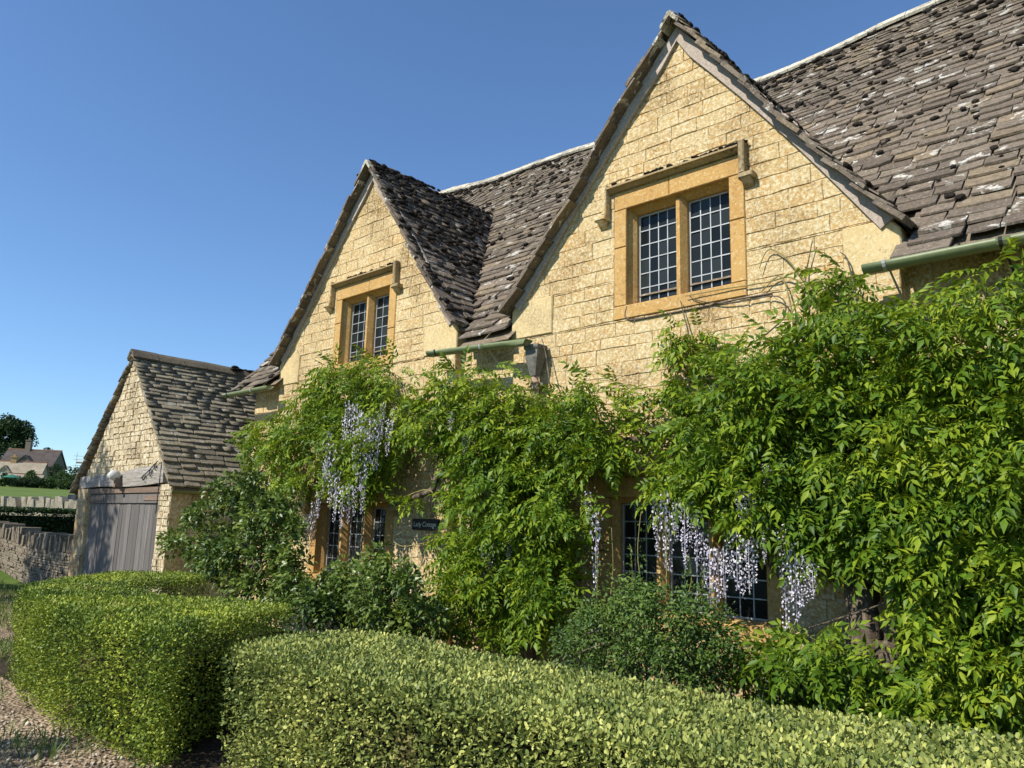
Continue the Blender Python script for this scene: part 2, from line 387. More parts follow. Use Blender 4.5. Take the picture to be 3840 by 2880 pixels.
# ------------------------------------------------------------------ stone laying
def clip_poly(poly, outline):
    """clip a convex 2-D polygon by a convex counter-clockwise outline"""
    out = poly
    for i in range(len(outline)):
        a = outline[i]; b = outline[(i + 1) % len(outline)]
        nx, ny = -(b[1] - a[1]), b[0] - a[0]
        side = lambda q: (q[0] - a[0]) * nx + (q[1] - a[1]) * ny
        res = []
        for k in range(len(out)):
            p, q = out[k], out[(k + 1) % len(out)]
            sp, sq = side(p), side(q)
            if sp >= 0: res.append(p)
            if sp * sq < 0:
                f = sp / (sp - sq); res.append((p[0] + f * (q[0] - p[0]), p[1] + f * (q[1] - p[1])))
        out = res
        if len(out) < 3: return []
    return out
def poly_area(p): return .5 * abs(sum(p[i][0] * p[(i + 1) % len(p)][1] - p[(i + 1) % len(p)][0] * p[i][1] for i in range(len(p))))
def lay_stones(outline, openings, Y, parent, mat, mortar, hmin, hmax, wmin, wmax, gap=.003, proud=.007, depth=.14, jit=.006, seed=1, limit=150, name='stone', specials=()):
    R = random.Random(seed)
    zs = sorted(p[1] for p in outline); z0, z1 = zs[0], zs[-1]
    marks = sorted(set([z0, z1] + [z for o in list(openings) + list(specials) for z in (o[2], o[3]) if z0 < z < z1]))
    rows = []
    for a, b in zip(marks[:-1], marks[1:]):
        if b - a < .03: rows.append((a, b)); continue
        n = max(1, round((b - a) / R.uniform(hmin, hmax)))
        cuts = [a + (b - a) * i / n for i in range(n + 1)]
        for i in range(1, n): cuts[i] += R.uniform(-.18, .18) * (b - a) / n
        rows += list(zip(cuts[:-1], cuts[1:]))
    stones = []; mort = MB()
    xl = min(p[0] for p in outline); xr = max(p[0] for p in outline)
    block = list(openings) + list(specials)
    for (a, b) in rows:
        c = (a + b) / 2
        iv = [(xl, xr)]
        for (ox0, ox1, oz0, oz1) in block:
            if oz0 <= c <= oz1:
                nv = []
                for (s, e) in iv:
                    if ox1 <= s or ox0 >= e: nv.append((s, e)); continue
                    if ox0 > s: nv.append((s, ox0))
                    if ox1 < e: nv.append((ox1, e))
                iv = nv
        for (s, e) in iv:
            pm = clip_poly([(s, a), (e, a), (e, b), (s, b)], outline)
            if len(pm) >= 3 and poly_area(pm) > 1e-5: mort.prism_y(pm, Y + .003, Y + depth + .05)
            x = s
            while x < e - 1e-4:
                w = R.uniform(wmin, wmax) * (.6 + .4 * (b - a) / hmax)
                if e - (x + w) < wmin * .7: w = e - x
                g = gap / 2 * R.choice((.1, .3, .8, 1.2, 1.5))
                pts = [(x + g + R.uniform(-jit, jit) * (x > s), a + g + R.uniform(-jit, jit)), (x + w - g + R.uniform(-jit, jit) * (x + w < e), a + g + R.uniform(-jit, jit)),
                       (x + w - g + R.uniform(-jit, jit) * (x + w < e), b - g + R.uniform(-jit, jit)), (x + g + R.uniform(-jit, jit) * (x > s), b - g + R.uniform(-jit, jit))]
                q = clip_poly(pts, outline)
                if len(q) >= 3 and poly_area(q) > .0006: stones.append((q, R.uniform(0, proud)))
                x += w
    for (ox0, ox1, oz0, oz1) in specials: pass
    mort.build('mortar', mortar, parent)
    xs_ = [p[0] for p in outline]
    def rough_edge(q):
        out = []
        for i in range(len(q)):
            a, b = q[i], q[(i + 1) % len(q)]; L_ = math.hypot(b[0] - a[0], b[1] - a[1]); out.append(a)
            if L_ < .07: continue
            k = 3 if L_ > .2 else 2
            nx, nz = -(b[1] - a[1]) / L_, (b[0] - a[0]) / L_
            for j in range(1, k):
                f = j / k + R.uniform(-.08, .08); d = R.uniform(-.0005, jit * 1.3)
                out.append((a[0] + (b[0] - a[0]) * f + nx * d, a[1] + (b[1] - a[1]) * f + nz * d))
        return out
    def smesh(q, pr):
        q = rough_edge(q)
        n = len(q); cx = sum(p[0] for p in q) / n; cz = sum(p[1] for p in q) / n
        ins = []
        for p in q:
            d = math.hypot(cx - p[0], cz - p[1]) + 1e-6; k = min(.35, .005 / d)
            ins.append((p[0] + (cx - p[0]) * k, p[1] + (cz - p[1]) * k))
        V = [(p[0], Y + depth, p[1]) for p in q] + [(p[0], Y + .001 - pr * .6, p[1]) for p in q] + [(p[0], Y - pr - .003 + R.uniform(-.002, .002), p[1]) for p in ins]
        F = [tuple(2 * n + i for i in range(n))]
        for i in range(n):
            j = (i + 1) % n
            F += [(i, j, n + j, n + i), (n + i, n + j, 2 * n + j, 2 * n + i)]
        return V, F
    sc = []
    for q, pr in stones:
        c = np.array([[sum(p[0] for p in q) / len(q), Y, sum(p[1] for p in q) / len(q)]])
        px, py, w = project(c)
        ok = w[0] > .3 and -30 < px[0] < 3870 and -30 < py[0] < 2910 and c[0, 2] > 1.0
        sc.append(poly_area(q) / w[0] ** 2 if ok else 0)
    order = np.argsort(-np.array(sc)); rest = MB()
    for k, i in enumerate(order):
        Vv, Ff = smesh(*stones[i])
        if k < limit and sc[i] > 0: mobj(name, Vv, Ff, mat, parent)
        else: rest.add(Vv, Ff)
    if rest.V: rest.build(name + 'work', mat, parent, kind='stuff')

# ------------------------------------------------------------------ cottage
house = empty('cottage', (-7.0, 2.0, 0.0))
tag(house, 'honey stone cottage with two steep gables, stone slate roof and leaded windows', 'house')

WIN = dict(
    g2=(-4.78, -3.50, 4.20, 5.36), g1=(-10.36, -9.12, 4.20, 5.29),
    gr=(-5.00, -3.22, .86, 2.05), gl=(-10.62, -8.90, .90, 1.98))
def surround(o, j=.17, t=.22, s=.16): return (o[0] - j, o[1] + j, o[2] - s, o[3] + t)
def gable_outline(g, apex=7.24, knee=4.47):
    return [(g['l'], -.2), (g['r'], -.2), (g['r'], knee), (g['xc'] + .02, apex), (g['xc'] - .02, apex), (g['l'], knee)]
KNEE = dict(g1=((-12.10, -11.50, 4.02, 4.50), (-8.24, -7.58, 4.05, 4.49)), g2=((-6.50, -5.86, 4.04, 4.52), (-2.38, -1.91, 4.02, 4.50)))
for key, g, gw, seed in (('g1', G1, 'gl', 11), ('g2', G2, 'gr', 23)):
    wall = empty('gable_wall', (g['xc'], 0, 0)); wall.parent = house; wall.matrix_parent_inverse = WM[house.name].inverted()
    ops = [surround(WIN[key]), surround(WIN[gw])]
    lay_stones(gable_outline(g), ops, 0.0, wall, M_STONE, M_MORTAR, .12, .20, .20, .52, seed=seed, limit=148, specials=KNEE[key])
    for (a, b, c, d) in KNEE[key]:
        left = a < g['xc'] - 1
        # big kneeler block, rounded where the verge lands on it
        e = .10
        poly = [(a - (.03 if left else 0), c), (b + (0 if left else .03), c), (b + (0 if left else .03), d - (0 if left else e)), (b - (0 if left else e * .6), d), (a + (e * .6 if left else 0), d), (a - (.03 if left else 0), d - (e if left else 0))]
        inn = [(x + (.012 if x < (a + b) / 2 else -.012), z + (.012 if z < (c + d) / 2 else -.012)) for x, z in poly]
        n = len(poly)
        Vv = [(x, .17, z) for x, z in poly] + [(x, -.012, z) for x, z in poly] + [(x, -.026, z) for x, z in inn]
        Ff = [tuple(range(2 * n, 3 * n)), tuple(range(n - 1, -1, -1))]
        for i in range(n):
            j = (i + 1) % n; Ff += [(i, j, n + j, n + i), (n + i, n + j, 2 * n + j, 2 * n + i)]
        mobj('kneeler', Vv, Ff, M_KNEE, wall)

# recessed main wall between and beside the gables
mw = empty('main_wall', (-7, .14, 0)); mw.parent = house; mw.matrix_parent_inverse = WM[house.name].inverted()
for (a, b, seed) in ((-13.15, -12.0, 3), (-7.7, -6.4, 4), (-2.0, 5.0, 5)):
    lay_stones([(a, -.2), (b, -.2), (b, 4.2), (a, 4.2)], [], .14, mw, M_STONE, M_MORTAR, .16, .26, .28, .6, seed=seed, limit=25)
MB().box(-13.13, 5.0, .36, 7.9, -.2, 4.3).build('inner_walls', M_MORTAR, mw)
# gable-end masonry under the roof ends
for x0, x1 in ((-13.14, -12.8), (4.7, 5.0)):
    MB().prism_x([(.4, 4.0), (7.9, 4.0), (4.1, 8.8)], x0, x1).build('gable_end', M_STONE, mw)

# windows ------------------------------------------------------------
def window(o, lights, cols, rows, seed, hood=True, name='window', hood_r=None):
    R = random.Random(seed)
    x0, x1, z0, z1 = o; j, t, s = .17, .22, .16
    # moulded reveal: small square step, then a splayed face down to the glass line
    rings = [(0.0, -.013), (.0, .045), (.055, .13), (.055, .24)]
    V = []; F = []
    for ins, y in rings:
        V += [(x0 + ins, y, z0 + ins * .6), (x1 - ins, y, z0 + ins * .6), (x1 - ins, y, z1 - ins), (x0 + ins, y, z1 - ins)]
    for k in range(len(rings) - 1):
        for i in range(4):
            i2 = (i + 1) % 4; F.append((4 * k + i, 4 * k + i2, 4 * k + 4 + i2, 4 * k + 4 + i))
    win = mobj(name, V, F, M_DRESS, house)
    def block(nm, a, b, c, d, y0=-.014, mat=M_DRESS): MB().box(a, b, y0, .16, c, d, .008).build(nm, mat, win)
    g = .003
    xm = x0 + (x1 - x0) * R.uniform(.42, .58)
    block('lintel', x0 - j + g, xm - g, z1 + g, z1 + t - g); block('lintel', xm + g, x1 + j - g, z1 + g, z1 + t - g, -.016)
    for (a, b) in ((x0 - j + g, x0 - .001), (x1 + .001, x1 + j - g)):
        zc = z0 + (z1 - z0) * R.uniform(.35, .65)
        block('jamb', a, b, z0 + g, zc - g); block('jamb', a, b, zc + g, z1 - g, -.017)
    block('sill', x0 - j + g, x1 + j - g, z0 - s + g, z0 - g, -.022)
    iw = (x1 - x0 - .11); mwid = .135; lw = (iw - mwid * (lights - 1)) / lights
    zb, zt = z0 + .033, z1 - .055
    for k in range(lights):
        a = x0 + .055 + k * (lw + mwid); b = a + lw
        if k < lights - 1:
            # splayed mullion
            c0, c1 = b, b + mwid
            poly = [(c0, .24), (c0, .13), (c0 + .045, .045), (c1 - .045, .045), (c1, .13), (c1, .24)]
            n = len(poly)
            Vv = [(x, y, zb - .02) for x, y in poly] + [(x, y, zt + .02) for x, y in poly]
            Ff = [(i, (i + 1) % n, n + (i + 1) % n, n + i) for i in range(n)]
            mobj('mullion', Vv, Ff, M_DRESS, win)
        fy = .165; fw = .022
        fr = MB()
        fr.box(a + .004, a + fw, fy, fy + .035, zb + .004, zt - .004).box(b - fw, b - .004, fy, fy + .035, zb + .004, zt - .004)
        fr.box(a + fw, b - fw, fy, fy + .035, zb + .004, zb + fw).box(a + fw, b - fw, fy, fy + .035, zt - fw, zt - .004)
        fr.build('casement_frame', M_CASE, win)
        pa, pb, pc, pd = a + fw, b - fw, zb + fw, zt - fw
        cw = (pb - pa) / cols; ch = (pd - pc) / rows
        ld = MB()
        for i in range(1, cols): ld.box(pa + i * cw - .006, pa + i * cw + .006, fy + .008, fy + .022, pc, pd)
        for i in range(1, rows): ld.box(pa, pb, fy + .0065, fy + .0235, pc + i * ch - .006, pc + i * ch + .006)
        ld.build('lead_cames', M_LEAD, win)
        for i in range(cols):
            for q in range(rows):
                u0, u1 = pa + i * cw + .003, pa + (i + 1) * cw - .003
                w0, w1 = pc + q * ch + .003, pc + (q + 1) * ch - .003
                tx, tz = R.gauss(0, .03), R.gauss(0, .03); yy = fy + .016
                Vv = [(u, yy + tx * (u - (u0 + u1) / 2) + tz * (w - (w0 + w1) / 2) + e, w) for e in (0, .003) for u, w in ((u0, w0), (u1, w0), (u1, w1), (u0, w1))]
                mobj('pane', Vv, [(0, 1, 2, 3), (7, 6, 5, 4), (0, 4, 5, 1), (1, 5, 6, 2), (2, 6, 7, 3), (3, 7, 4, 0)], M_GLASS, win)
    MB().box(x0 + .03, x1 - .03, .25, .30, z0 + .02, z1 - .03).build('dark_room', M_DARK, win)
    if hood:
        hx0, hx1 = (x0 - j - .13, x1 + j + .05) if hood_r is None else hood_r
        hz = z1 + t
        prof = [(.02, hz + .115), (-.03, hz + .108), (-.105, hz + .066), (-.105, hz + .046), (-.07, hz + .036), (-.045, hz + .018), (-.03, hz + .008), (.02, hz + .008)]
        MB().prism_x(prof, hx0 + .07, hx1 - .07).build('hood_mould', M_HOOD, win)
        for side in (0, 1):
            a, b = (hx0 + .005, hx0 + .07) if side == 0 else (hx1 - .07, hx1 - .005)
            hb = z1 - .13
            d = MB()
            d.box(a, b, -.102, .02, hb + .09, hz + .112, .012)
            c0, c1 = (a - .09, b) if side == 0 else (a, b + .09)
            d.box(c0, c1, -.118, .02, hb + .03, hb + .088, .012)
            d.prism_x([(-.105, hb + .029), (.02, hb + .029), (.02, hb - .05), (-.02, hb - .05), (-.06, hb - .02)], c0 + .03, c1 - .03)
            d.build('label_stop', M_HOOD if side else M_STONE, win)
    return win
window(WIN['g2'], 2, 4, 6, 1)
window(WIN['g1'], 2, 3, 6, 2)
window(WIN['gr'], 3, 3, 6, 3)
window(WIN['gl'], 3, 3, 5, 4)

# roofs ---------------------------------------------------------------
def slate_variants(n, seed):
    R = random.Random(seed); out = []
    for k in range(n):
        a = [(-.5 + R.uniform(0, .05), R.uniform(.0, .06)), (-.22 + R.uniform(-.08, .08), R.uniform(-.025, .03)), (.18 + R.uniform(-.08, .08), R.uniform(-.025, .03)), (.5 - R.uniform(0, .05), R.uniform(0, .06)),
             (.5, 1.), (-.5, 1.)]
        cx, cy = 0, .45
        top = [(cx + (x - cx) * .985, cy + (y - cy) * .97) for x, y in a]
        V = [(x, y, R.uniform(-.1, .05)) for x, y in a] + [(x, y, 1 + R.uniform(-.18, .18)) for x, y in top]
        F = [(6, 7, 8, 9, 10, 11), (5, 4, 3, 2, 1, 0)] + [(i, (i + 1) % 6, 6 + (i + 1) % 6, 6 + i) for i in range(6)]
        out.append((V, F))
    return out
SLATES = slate_variants(10, 5)
def slate_face(frame, L, urange, e0, e1, w0, w1, thick, R, keep=None, jit=1.0, tilt_k=1.0):
    """frame(u,v)->(pos,xdir,ydir,zdir); courses from v=0 up to L"""
    var, mats = [], []
    v = 0.0
    while v < L - .03:
        f = v / L; e = e0 + (e1 - e0) * f
        u0, u1 = urange(v)
        u = u0 - R.uniform(0, .2)
        while u < u1:
            w = (w0 + (w1 - w0) * f) * R.uniform(.62, 1.4)
            a, b = max(u, u0), min(u + w, u1)
            if b - a > .05:
                uc = (a + b) / 2
                vv = v + R.gauss(0, .010) * jit
                p, xd, yd, zd = frame(uc, vv)
                if keep is None or keep(p):
                    t = thick * R.uniform(.65, 1.45) * (1 - .35 * f)
                    ln = min(e * 2.3, L - vv + .03)
                    ang = (t * 1.15) / e * tilt_k + R.gauss(0, .02) * jit
                    sk = R.gauss(0, .022) * jit; roll_ = R.gauss(0, .02) * jit
                    ca, sa = math.cos(ang), math.sin(ang)
                    y2 = yd * ca - zd * sa; z2 = zd * ca + yd * sa
                    x2 = xd * math.cos(sk) + y2 * math.sin(sk); y2 = y2 * math.cos(sk) - xd * math.sin(sk)
                    x2 = x2 + z2 * roll_; z2 = z2 - x2 * roll_
                    base = p + zd * (t * 1.1 + R.uniform(0, .006))
                    Mx = np.eye(4)
                    Mx[:3, 0] = x2 * (b - a - .003); Mx[:3, 1] = y2 * ln; Mx[:3, 2] = z2 * t; Mx[:3, 3] = base
                    var.append(R.randrange(len(SLATES))); mats.append(Mx)
            u += w
        v += e
    return var, mats
def arc(profile):
    """profile [(offset,z)] from eave to ridge -> function v -> (off,z,toff,tz)"""
    P = np.array(profile, float); d = np.linalg.norm(np.diff(P, axis=0), axis=1); S = np.concatenate([[0], np.cumsum(d)])
    def f(v):
        i = int(np.clip(np.searchsorted(S, v) - 1, 0, len(d) - 1)); k = (v - S[i]) / d[i]
        p = P[i] + (P[i + 1] - P[i]) * k
        # smooth the tangent over the joints
        i2 = int(np.clip(np.searchsorted(S, v + .25) - 1, 0, len(d) - 1)); i0 = int(np.clip(np.searchsorted(S, v - .25) - 1, 0, len(d) - 1))
        t = (P[i + 1] - P[i]) / d[i] + (P[i2 + 1] - P[i2]) / d[i2] + (P[i0 + 1] - P[i0]) / d[i0]; t /= np.linalg.norm(t)
        return p[0], p[1], t[0], t[1]
    return f, S[-1]
EAVE_Y, EAVE_Z, RID_Y, RID_Z = -.24, 4.02, 4.05, 9.22
main_f, MAIN_L = arc([(EAVE_Y, EAVE_Z), (.15, 4.40), (.8, 5.16), (RID_Y, RID_Z)])
def sag(x, v):
    k = max(0.0, 1 - ((x + 6.8) / 6.0) ** 2)
    return -.27 * k * (v / MAIN_L) ** 1.5 + .025 * math.sin(x * 1.9 + v) * (v / MAIN_L)
def main_frame(u, v):
    o, z, to, tz = main_f(v)
    return np.array([u, o, z + sag(u, v)]), np.array([1., 0, 0]), np.array([0, to, tz]), np.array([0, -tz, to])
GP = [(2.46, 4.40), (2.0, 4.93), (1.42, 5.62), (.75, 6.52), (.03, 7.44)]
gab_f, GAB_L = arc(GP)
def gable_roof_z(x):
    z = -9.0
    for g in (G1, G2):
        o = abs(x - g['xc']) / (((g['r'] - g['xc']) if x > g['xc'] else (g['xc'] - g['l'])) + .10) * 2.46
        if o < 2.46: z = max(z, float(np.interp(o, [p[0] for p in GP[::-1]], [p[1] for p in GP[::-1]])))
    return z
def main_roof_z(y): 
    return float(np.interp(y, [EAVE_Y, .15, .8, RID_Y], [EAVE_Z, 4.40, 5.16, RID_Z]))
def keep_main(p):
    if p[2] < gable_roof_z(p[0]) - .16: return False
    if p[1] < .30 and (G1['l'] + .0 < p[0] < G1['r'] - .02 or G2['l'] + .02 < p[0] < G2['r'] - .0): return False
    return True
R0 = random.Random(77)
roof = MB()
# decking just under the slates
dk = []
nx = 40
Vd, Fd = [], []
for i in range(nx + 1):
    x = -13.35 + 18.4 * i / nx
    for v in (0.05, .5, 1.5, 3., MAIN_L):
        p, _, _, zd = main_frame(x, v); Vd.append(tuple(p - zd * .05))
    Vd.append((x, 8.3, 4.1))
for i in range(nx):
    for k in range(5):
        a = i * 6 + k; Fd.append((a, a + 6, a + 7, a + 1))
# only where no gable stands in front: the strip over the wall heads is cut out there
Fd = [f for f in Fd if not (f[0] % 6 == 0 and any(g['l'] - .3 < Vd[f[0]][0] and Vd[f[1]][0] < g['r'] + .3 for g in (G1, G2)))]
main_roof = mobj('main_roof', Vd, Fd, M_SLATE_DARK, house)
var, mats = slate_face(main_frame, MAIN_L, lambda v: (-13.42, 5.1), .185, .088, .38, .21, .019, R0, keep_main, .42)
place_pieces('slate', 'roof_slates', SLATES, var, mats, M_SLATE, main_roof, limit=200, occl=True)
main_mats = mats
# eave under-course
var, mats = slate_face(lambda u, v: (lambda q: (q[0] - q[3] * .03 + np.array([0, .03, -.012]), q[1], q[2], q[3]))(main_frame(u, v)), .12, lambda v: (-13.42, 5.1), .13, .13, .5, .5, .022, R0, keep_main)
place_pieces('eave_slate', 'eave_slates', SLATES, var, mats, M_SLATE_DARK, main_roof, limit=20)

def ridge_tiles(parent, mat, p0, p1, n, w, h, zf=None, name='ridge_stone', seed=1, ang=.9):
    R = random.Random(seed); p0 = np.array(p0, float); p1 = np.array(p1, float)
    d = (p1 - p0); L = np.linalg.norm(d); d /= L; side = np.cross(d, [0, 0, 1.]); side /= np.linalg.norm(side)
    ts = np.cumsum([0] + [R.uniform(.75, 1.3) for _ in range(n)]); ts /= ts[-1]
    for i in range(n):
        V = []
        for s_ in (ts[i] + .004 / L, ts[i + 1] - .004 / L):
            c = p0 + d * L * s_
            if zf: c = c + np.array([0, 0, zf(c)])
            jz = R.uniform(-.008, .008)
            for o, z in ((-w, -h), (-w * .5, -h * .35), (-.02, 0.0), (.02, 0), (w * .5, -h * .35), (w, -h), (w * .9, -h - .035), (0, -.055), (-w * .9, -h - .035)):
                V.append(tuple(c + side * o + np.array([0, 0, z + jz])))
        k = 9
        F = [(i_, (i_ + 1) % k, k + (i_ + 1) % k, k + i_) for i_ in range(k)] + [tuple(range(k - 1, -1, -1)), tuple(range(k, 2 * k))]
        mobj(name, V, F, mat, parent)
ridge_tiles(main_roof, M_RIDGE, (-13.4, RID_Y, RID_Z + .09), (5.1, RID_Y, RID_Z + .09), 36, .17, .15, lambda c: sag(c[0], MAIN_L))
# the rear slope, plain courses
xr_ = np.linspace(-13.4, 5.1, 41)
rear = MB(); rear.add([(x, RID_Y + .02, RID_Z + sag(x, MAIN_L) + .02) for x in xr_] + [(x, 8.35, 4.0) for x in xr_], [(i, 41 + i, 42 + i, i + 1) for i in range(40)]).build('rear_slope', M_SLATE_DARK, main_roof)

FRONT = -.165
for g, seed, nsl in ((G1, 5, 70), (G2, 6, 15)):
    RR = random.Random(seed)
    xc = g['xc']; half_l = xc - g['l']; half_r = g['r'] - xc
    sl = (half_l + .10) / 2.46; sr = (half_r + .10) / 2.46
    # depth to which the ridge runs before it meets the main roof
    def yend(z): return float(np.interp(z, [EAVE_Z, 4.40, 5.16, RID_Z], [EAVE_Y, .15, .8, RID_Y]))
    Vd = []; prof = [(-o * sl, z) for o, z in GP] + [(o * sr, z) for o, z in GP[::-1]]
    prof = [(o, z - .05) for o, z in prof]
    n = len(prof)
    Vd = [(xc + o, -.015, z) for o, z in prof] + [(xc + o, yend(z) + .35, z) for o, z in prof]
    Fd = [(i, i + 1, n + i + 1, n + i) for i in range(n - 1)]
    groof = mobj('gable_roof', Vd, Fd, M_SLATE_DARK, house)
    def fr_right(u, v, xc=xc, sr=sr):
        o, z, to, tz = gab_f(v); to *= sr; k = math.hypot(to, tz); to /= k; tz /= k
        wob = .022 * math.sin(v * 2.1 + u * 2.6 + seed)
        return np.array([xc + o * sr, u, z + wob]), np.array([0, 1., 0]), np.array([to, 0, tz]), np.array([tz, 0, -to])
    def fr_left(u, v, xc=xc, sl=sl):
        o, z, to, tz = gab_f(v); to *= sl; k = math.hypot(to, tz); to /= k; tz /= k
        wob = .018 * math.sin(v * 2.3 - u * 2.2 + seed)
        return np.array([xc - o * sl, -u, z + wob]), np.array([0, -1., 0]), np.array([-to, 0, tz]), np.array([-tz, 0, -to])
    def keep_g(p): return p[2] > main_roof_z(p[1]) - .14 or p[1] < .12
    va, ma = slate_face(fr_right, GAB_L, lambda v: (FRONT + RR.uniform(-.03, .02), 3.2), .165, .095, .34, .24, .019, RR, keep_g, .6)
    vb, mb_ = slate_face(fr_left, GAB_L, lambda v: (-3.2, -FRONT + RR.uniform(-.02, .035)), .165, .095, .34, .24, .019, RR, keep_g, .6)
    place_pieces('slate', 'roof_slates', SLATES, va + vb, ma + mb_, M_SLATE_DARK if g is G1 else M_SLATE, groof, limit=nsl)
    # thick verge slates, laid along the edge and seen from below
    for sgn, s_ in ((1, sr), (-1, sl)):
        v = -.02
        while v < GAB_L - .42:
            e = RR.uniform(.20, .30)
            o, z, to, tz = gab_f(v); to *= s_; k = math.hypot(to, tz); to /= k; tz /= k
            yd = np.array([sgn * to, 0, tz]); zd = np.array([sgn * tz, 0, -to]); xd = np.array([0, float(sgn), 0])
            w = .30; t = RR.uniform(.028, .045); ang = .10 + RR.gauss(0, .03)
            y2 = yd * math.cos(ang) - zd * math.sin(ang); z2 = zd * math.cos(ang) + yd * math.sin(ang)
            Mx = np.eye(4); y0 = FRONT - .035 + RR.uniform(-.02, .015)
            Mx[:3, 0] = xd * w; Mx[:3, 1] = y2 * (e * 1.5); Mx[:3, 2] = z2 * t
            Mx[:3, 3] = np.array([xc + sgn * o * s_, y0 + w / 2, z]) + zd * (-.012)
            o_ = bpy.data.objects.new('verge_slate', mesh_data('verge_slate', *SLATES[RR.randrange(10)], M_SLATE))
            o_.matrix_basis = Matrix(Mx.tolist()); _link(o_, groof)
            v += e
    ridge_tiles(groof, M_RIDGE, (xc, FRONT - .05, 7.47), (xc, 2.75, 7.45), 7, .12, .15, None, seed=seed)
    # barge boards
    for sgn, half in ((1, half_r), (-1, half_l)):
        a = np.array([xc, 7.36]); b = np.array([xc + sgn * (half - .16), 4.50])
        d = (b - a) / np.linalg.norm(b - a); nn = np.array([d[1], -d[0]]) * (1 if sgn > 0 else -1)
        if nn[1] > 0: nn = -nn
        wd = .155
        a0 = a; b0 = b + np.array([sgn * .16, 0.0])
        bow = []
        for k in range(9):
            f = k / 8; c = a0 + (b0 - a0) * f; sg_ = -.055 * math.sin(math.pi * f)
            bow.append(c - nn * sg_ * -1.0)
        up = bow; lo = [q + nn * wd for q in bow]
        lo[0] = np.array([xc, lo[0][1] - .08]); 
        V = [(q[0], -.045, q[1]) for q in up] + [(q[0], -.05, q[1]) for q in lo] + [(q[0], -.004, q[1]) for q in up] + [(q[0], -.004, q[1]) for q in lo]
        F = []
        for k in range(8):
            F += [(k, k + 1, 9 + k + 1, 9 + k), (9 + k, 9 + k + 1, 27 + k + 1, 27 + k), (18 + k, 27 + k, 27 + k + 1, 18 + k + 1), (k, 18 + k, 18 + k + 1, k + 1)]
        F += [(0, 9, 27, 18), (8, 26, 35, 17)]
        mobj('barge_board', V, F, M_BARGE, house)

# moss cushions -------------------------------------------------------------
def ico(sub=1):
    t = (1 + 5 ** .5) / 2
    V = [(-1, t, 0), (1, t, 0), (-1, -t, 0), (1, -t, 0), (0, -1, t), (0, 1, t), (0, -1, -t), (0, 1, -t), (t, 0, -1), (t, 0, 1), (-t, 0, -1), (-t, 0, 1)]
    F = [(0, 11, 5), (0, 5, 1), (0, 1, 7), (0, 7, 10), (0, 10, 11), (1, 5, 9), (5, 11, 4), (11, 10, 2), (10, 7, 6), (7, 1, 8), (3, 9, 4), (3, 4, 2), (3, 2, 6), (3, 6, 8), (3, 8, 9), (4, 9, 5), (2, 4, 11), (6, 2, 10), (8, 6, 7), (9, 8, 1)]
    V = [np.array(v) / np.linalg.norm(v) for v in V]
    for _ in range(sub):
        cache = {}; F2 = []
        def mid(a, b):
            k = (min(a, b), max(a, b))
            if k not in cache:
                q = V[a] + V[b]; V.append(q / np.linalg.norm(q)); cache[k] = len(V) - 1
            return cache[k]
        for a, b, c in F:
            ab, bc, ca = mid(a, b), mid(b, c), mid(c, a); F2 += [(a, ab, ca), (b, bc, ab), (c, ca, bc), (ab, bc, ca)]
        F = F2
    return np.array(V), np.array(F)
IV, IF = ico(1)
def blobs(name, mats, mat, parent, seed=1, amp=.22):
    g = np.random.default_rng(seed); N = len(mats); mats = np.array(mats)
    v = IV[None] * (1 + g.uniform(-amp, amp, (N, len(IV), 1)))
    W = np.einsum('nij,nvj->nvi', mats[:, :3, :3], v) + mats[:, None, :3, 3]
    Fc = (IF[None] + (np.arange(N) * len(IV))[:, None, None]).reshape(-1, 3)
    return mobj(name, W.reshape(-1, 3), Fc, mat, parent, True, kind='stuff')
RM = random.Random(9); mm = []
def moss_on(frame, u, v, r, mm):
    p, xd, yd, zd = frame(u, v)
    Mx = np.eye(4); a = RM.uniform(.8, 1.9)
    Mx[:3, 0] = xd * r * a; Mx[:3, 1] = yd * r; Mx[:3, 2] = zd * r * .6; Mx[:3, 3] = p + zd * .045; mm.append(Mx)
for _ in range(2600):
    u = RM.uniform(-13, 1.5); v = MAIN_L * (RM.random() ** .6)
    if not keep_main(main_frame(u, v)[0]): continue
    top = v / MAIN_L
    if math.sin(u * 2.3 + v * 1.7) + math.sin(u * .9 - v * 2.9) < RM.uniform(-1.9, 1.7) - 1.2 * (top > .9): continue
    moss_on(main_frame, u, v, RM.choice((.014, .018, .022, .026, .034, .042)) * RM.uniform(.8, 1.25), mm)
for _ in range(260):
    u = RM.uniform(-13, 1.5)
    if math.sin(u * 1.1 + 1) + math.sin(u * 3.1) < RM.uniform(-1.6, .8): continue
    moss_on(main_frame, u, MAIN_L - RM.uniform(.0, .22), RM.uniform(.03, .075), mm)
blobs('moss', mm, M_MOSS, main_roof)
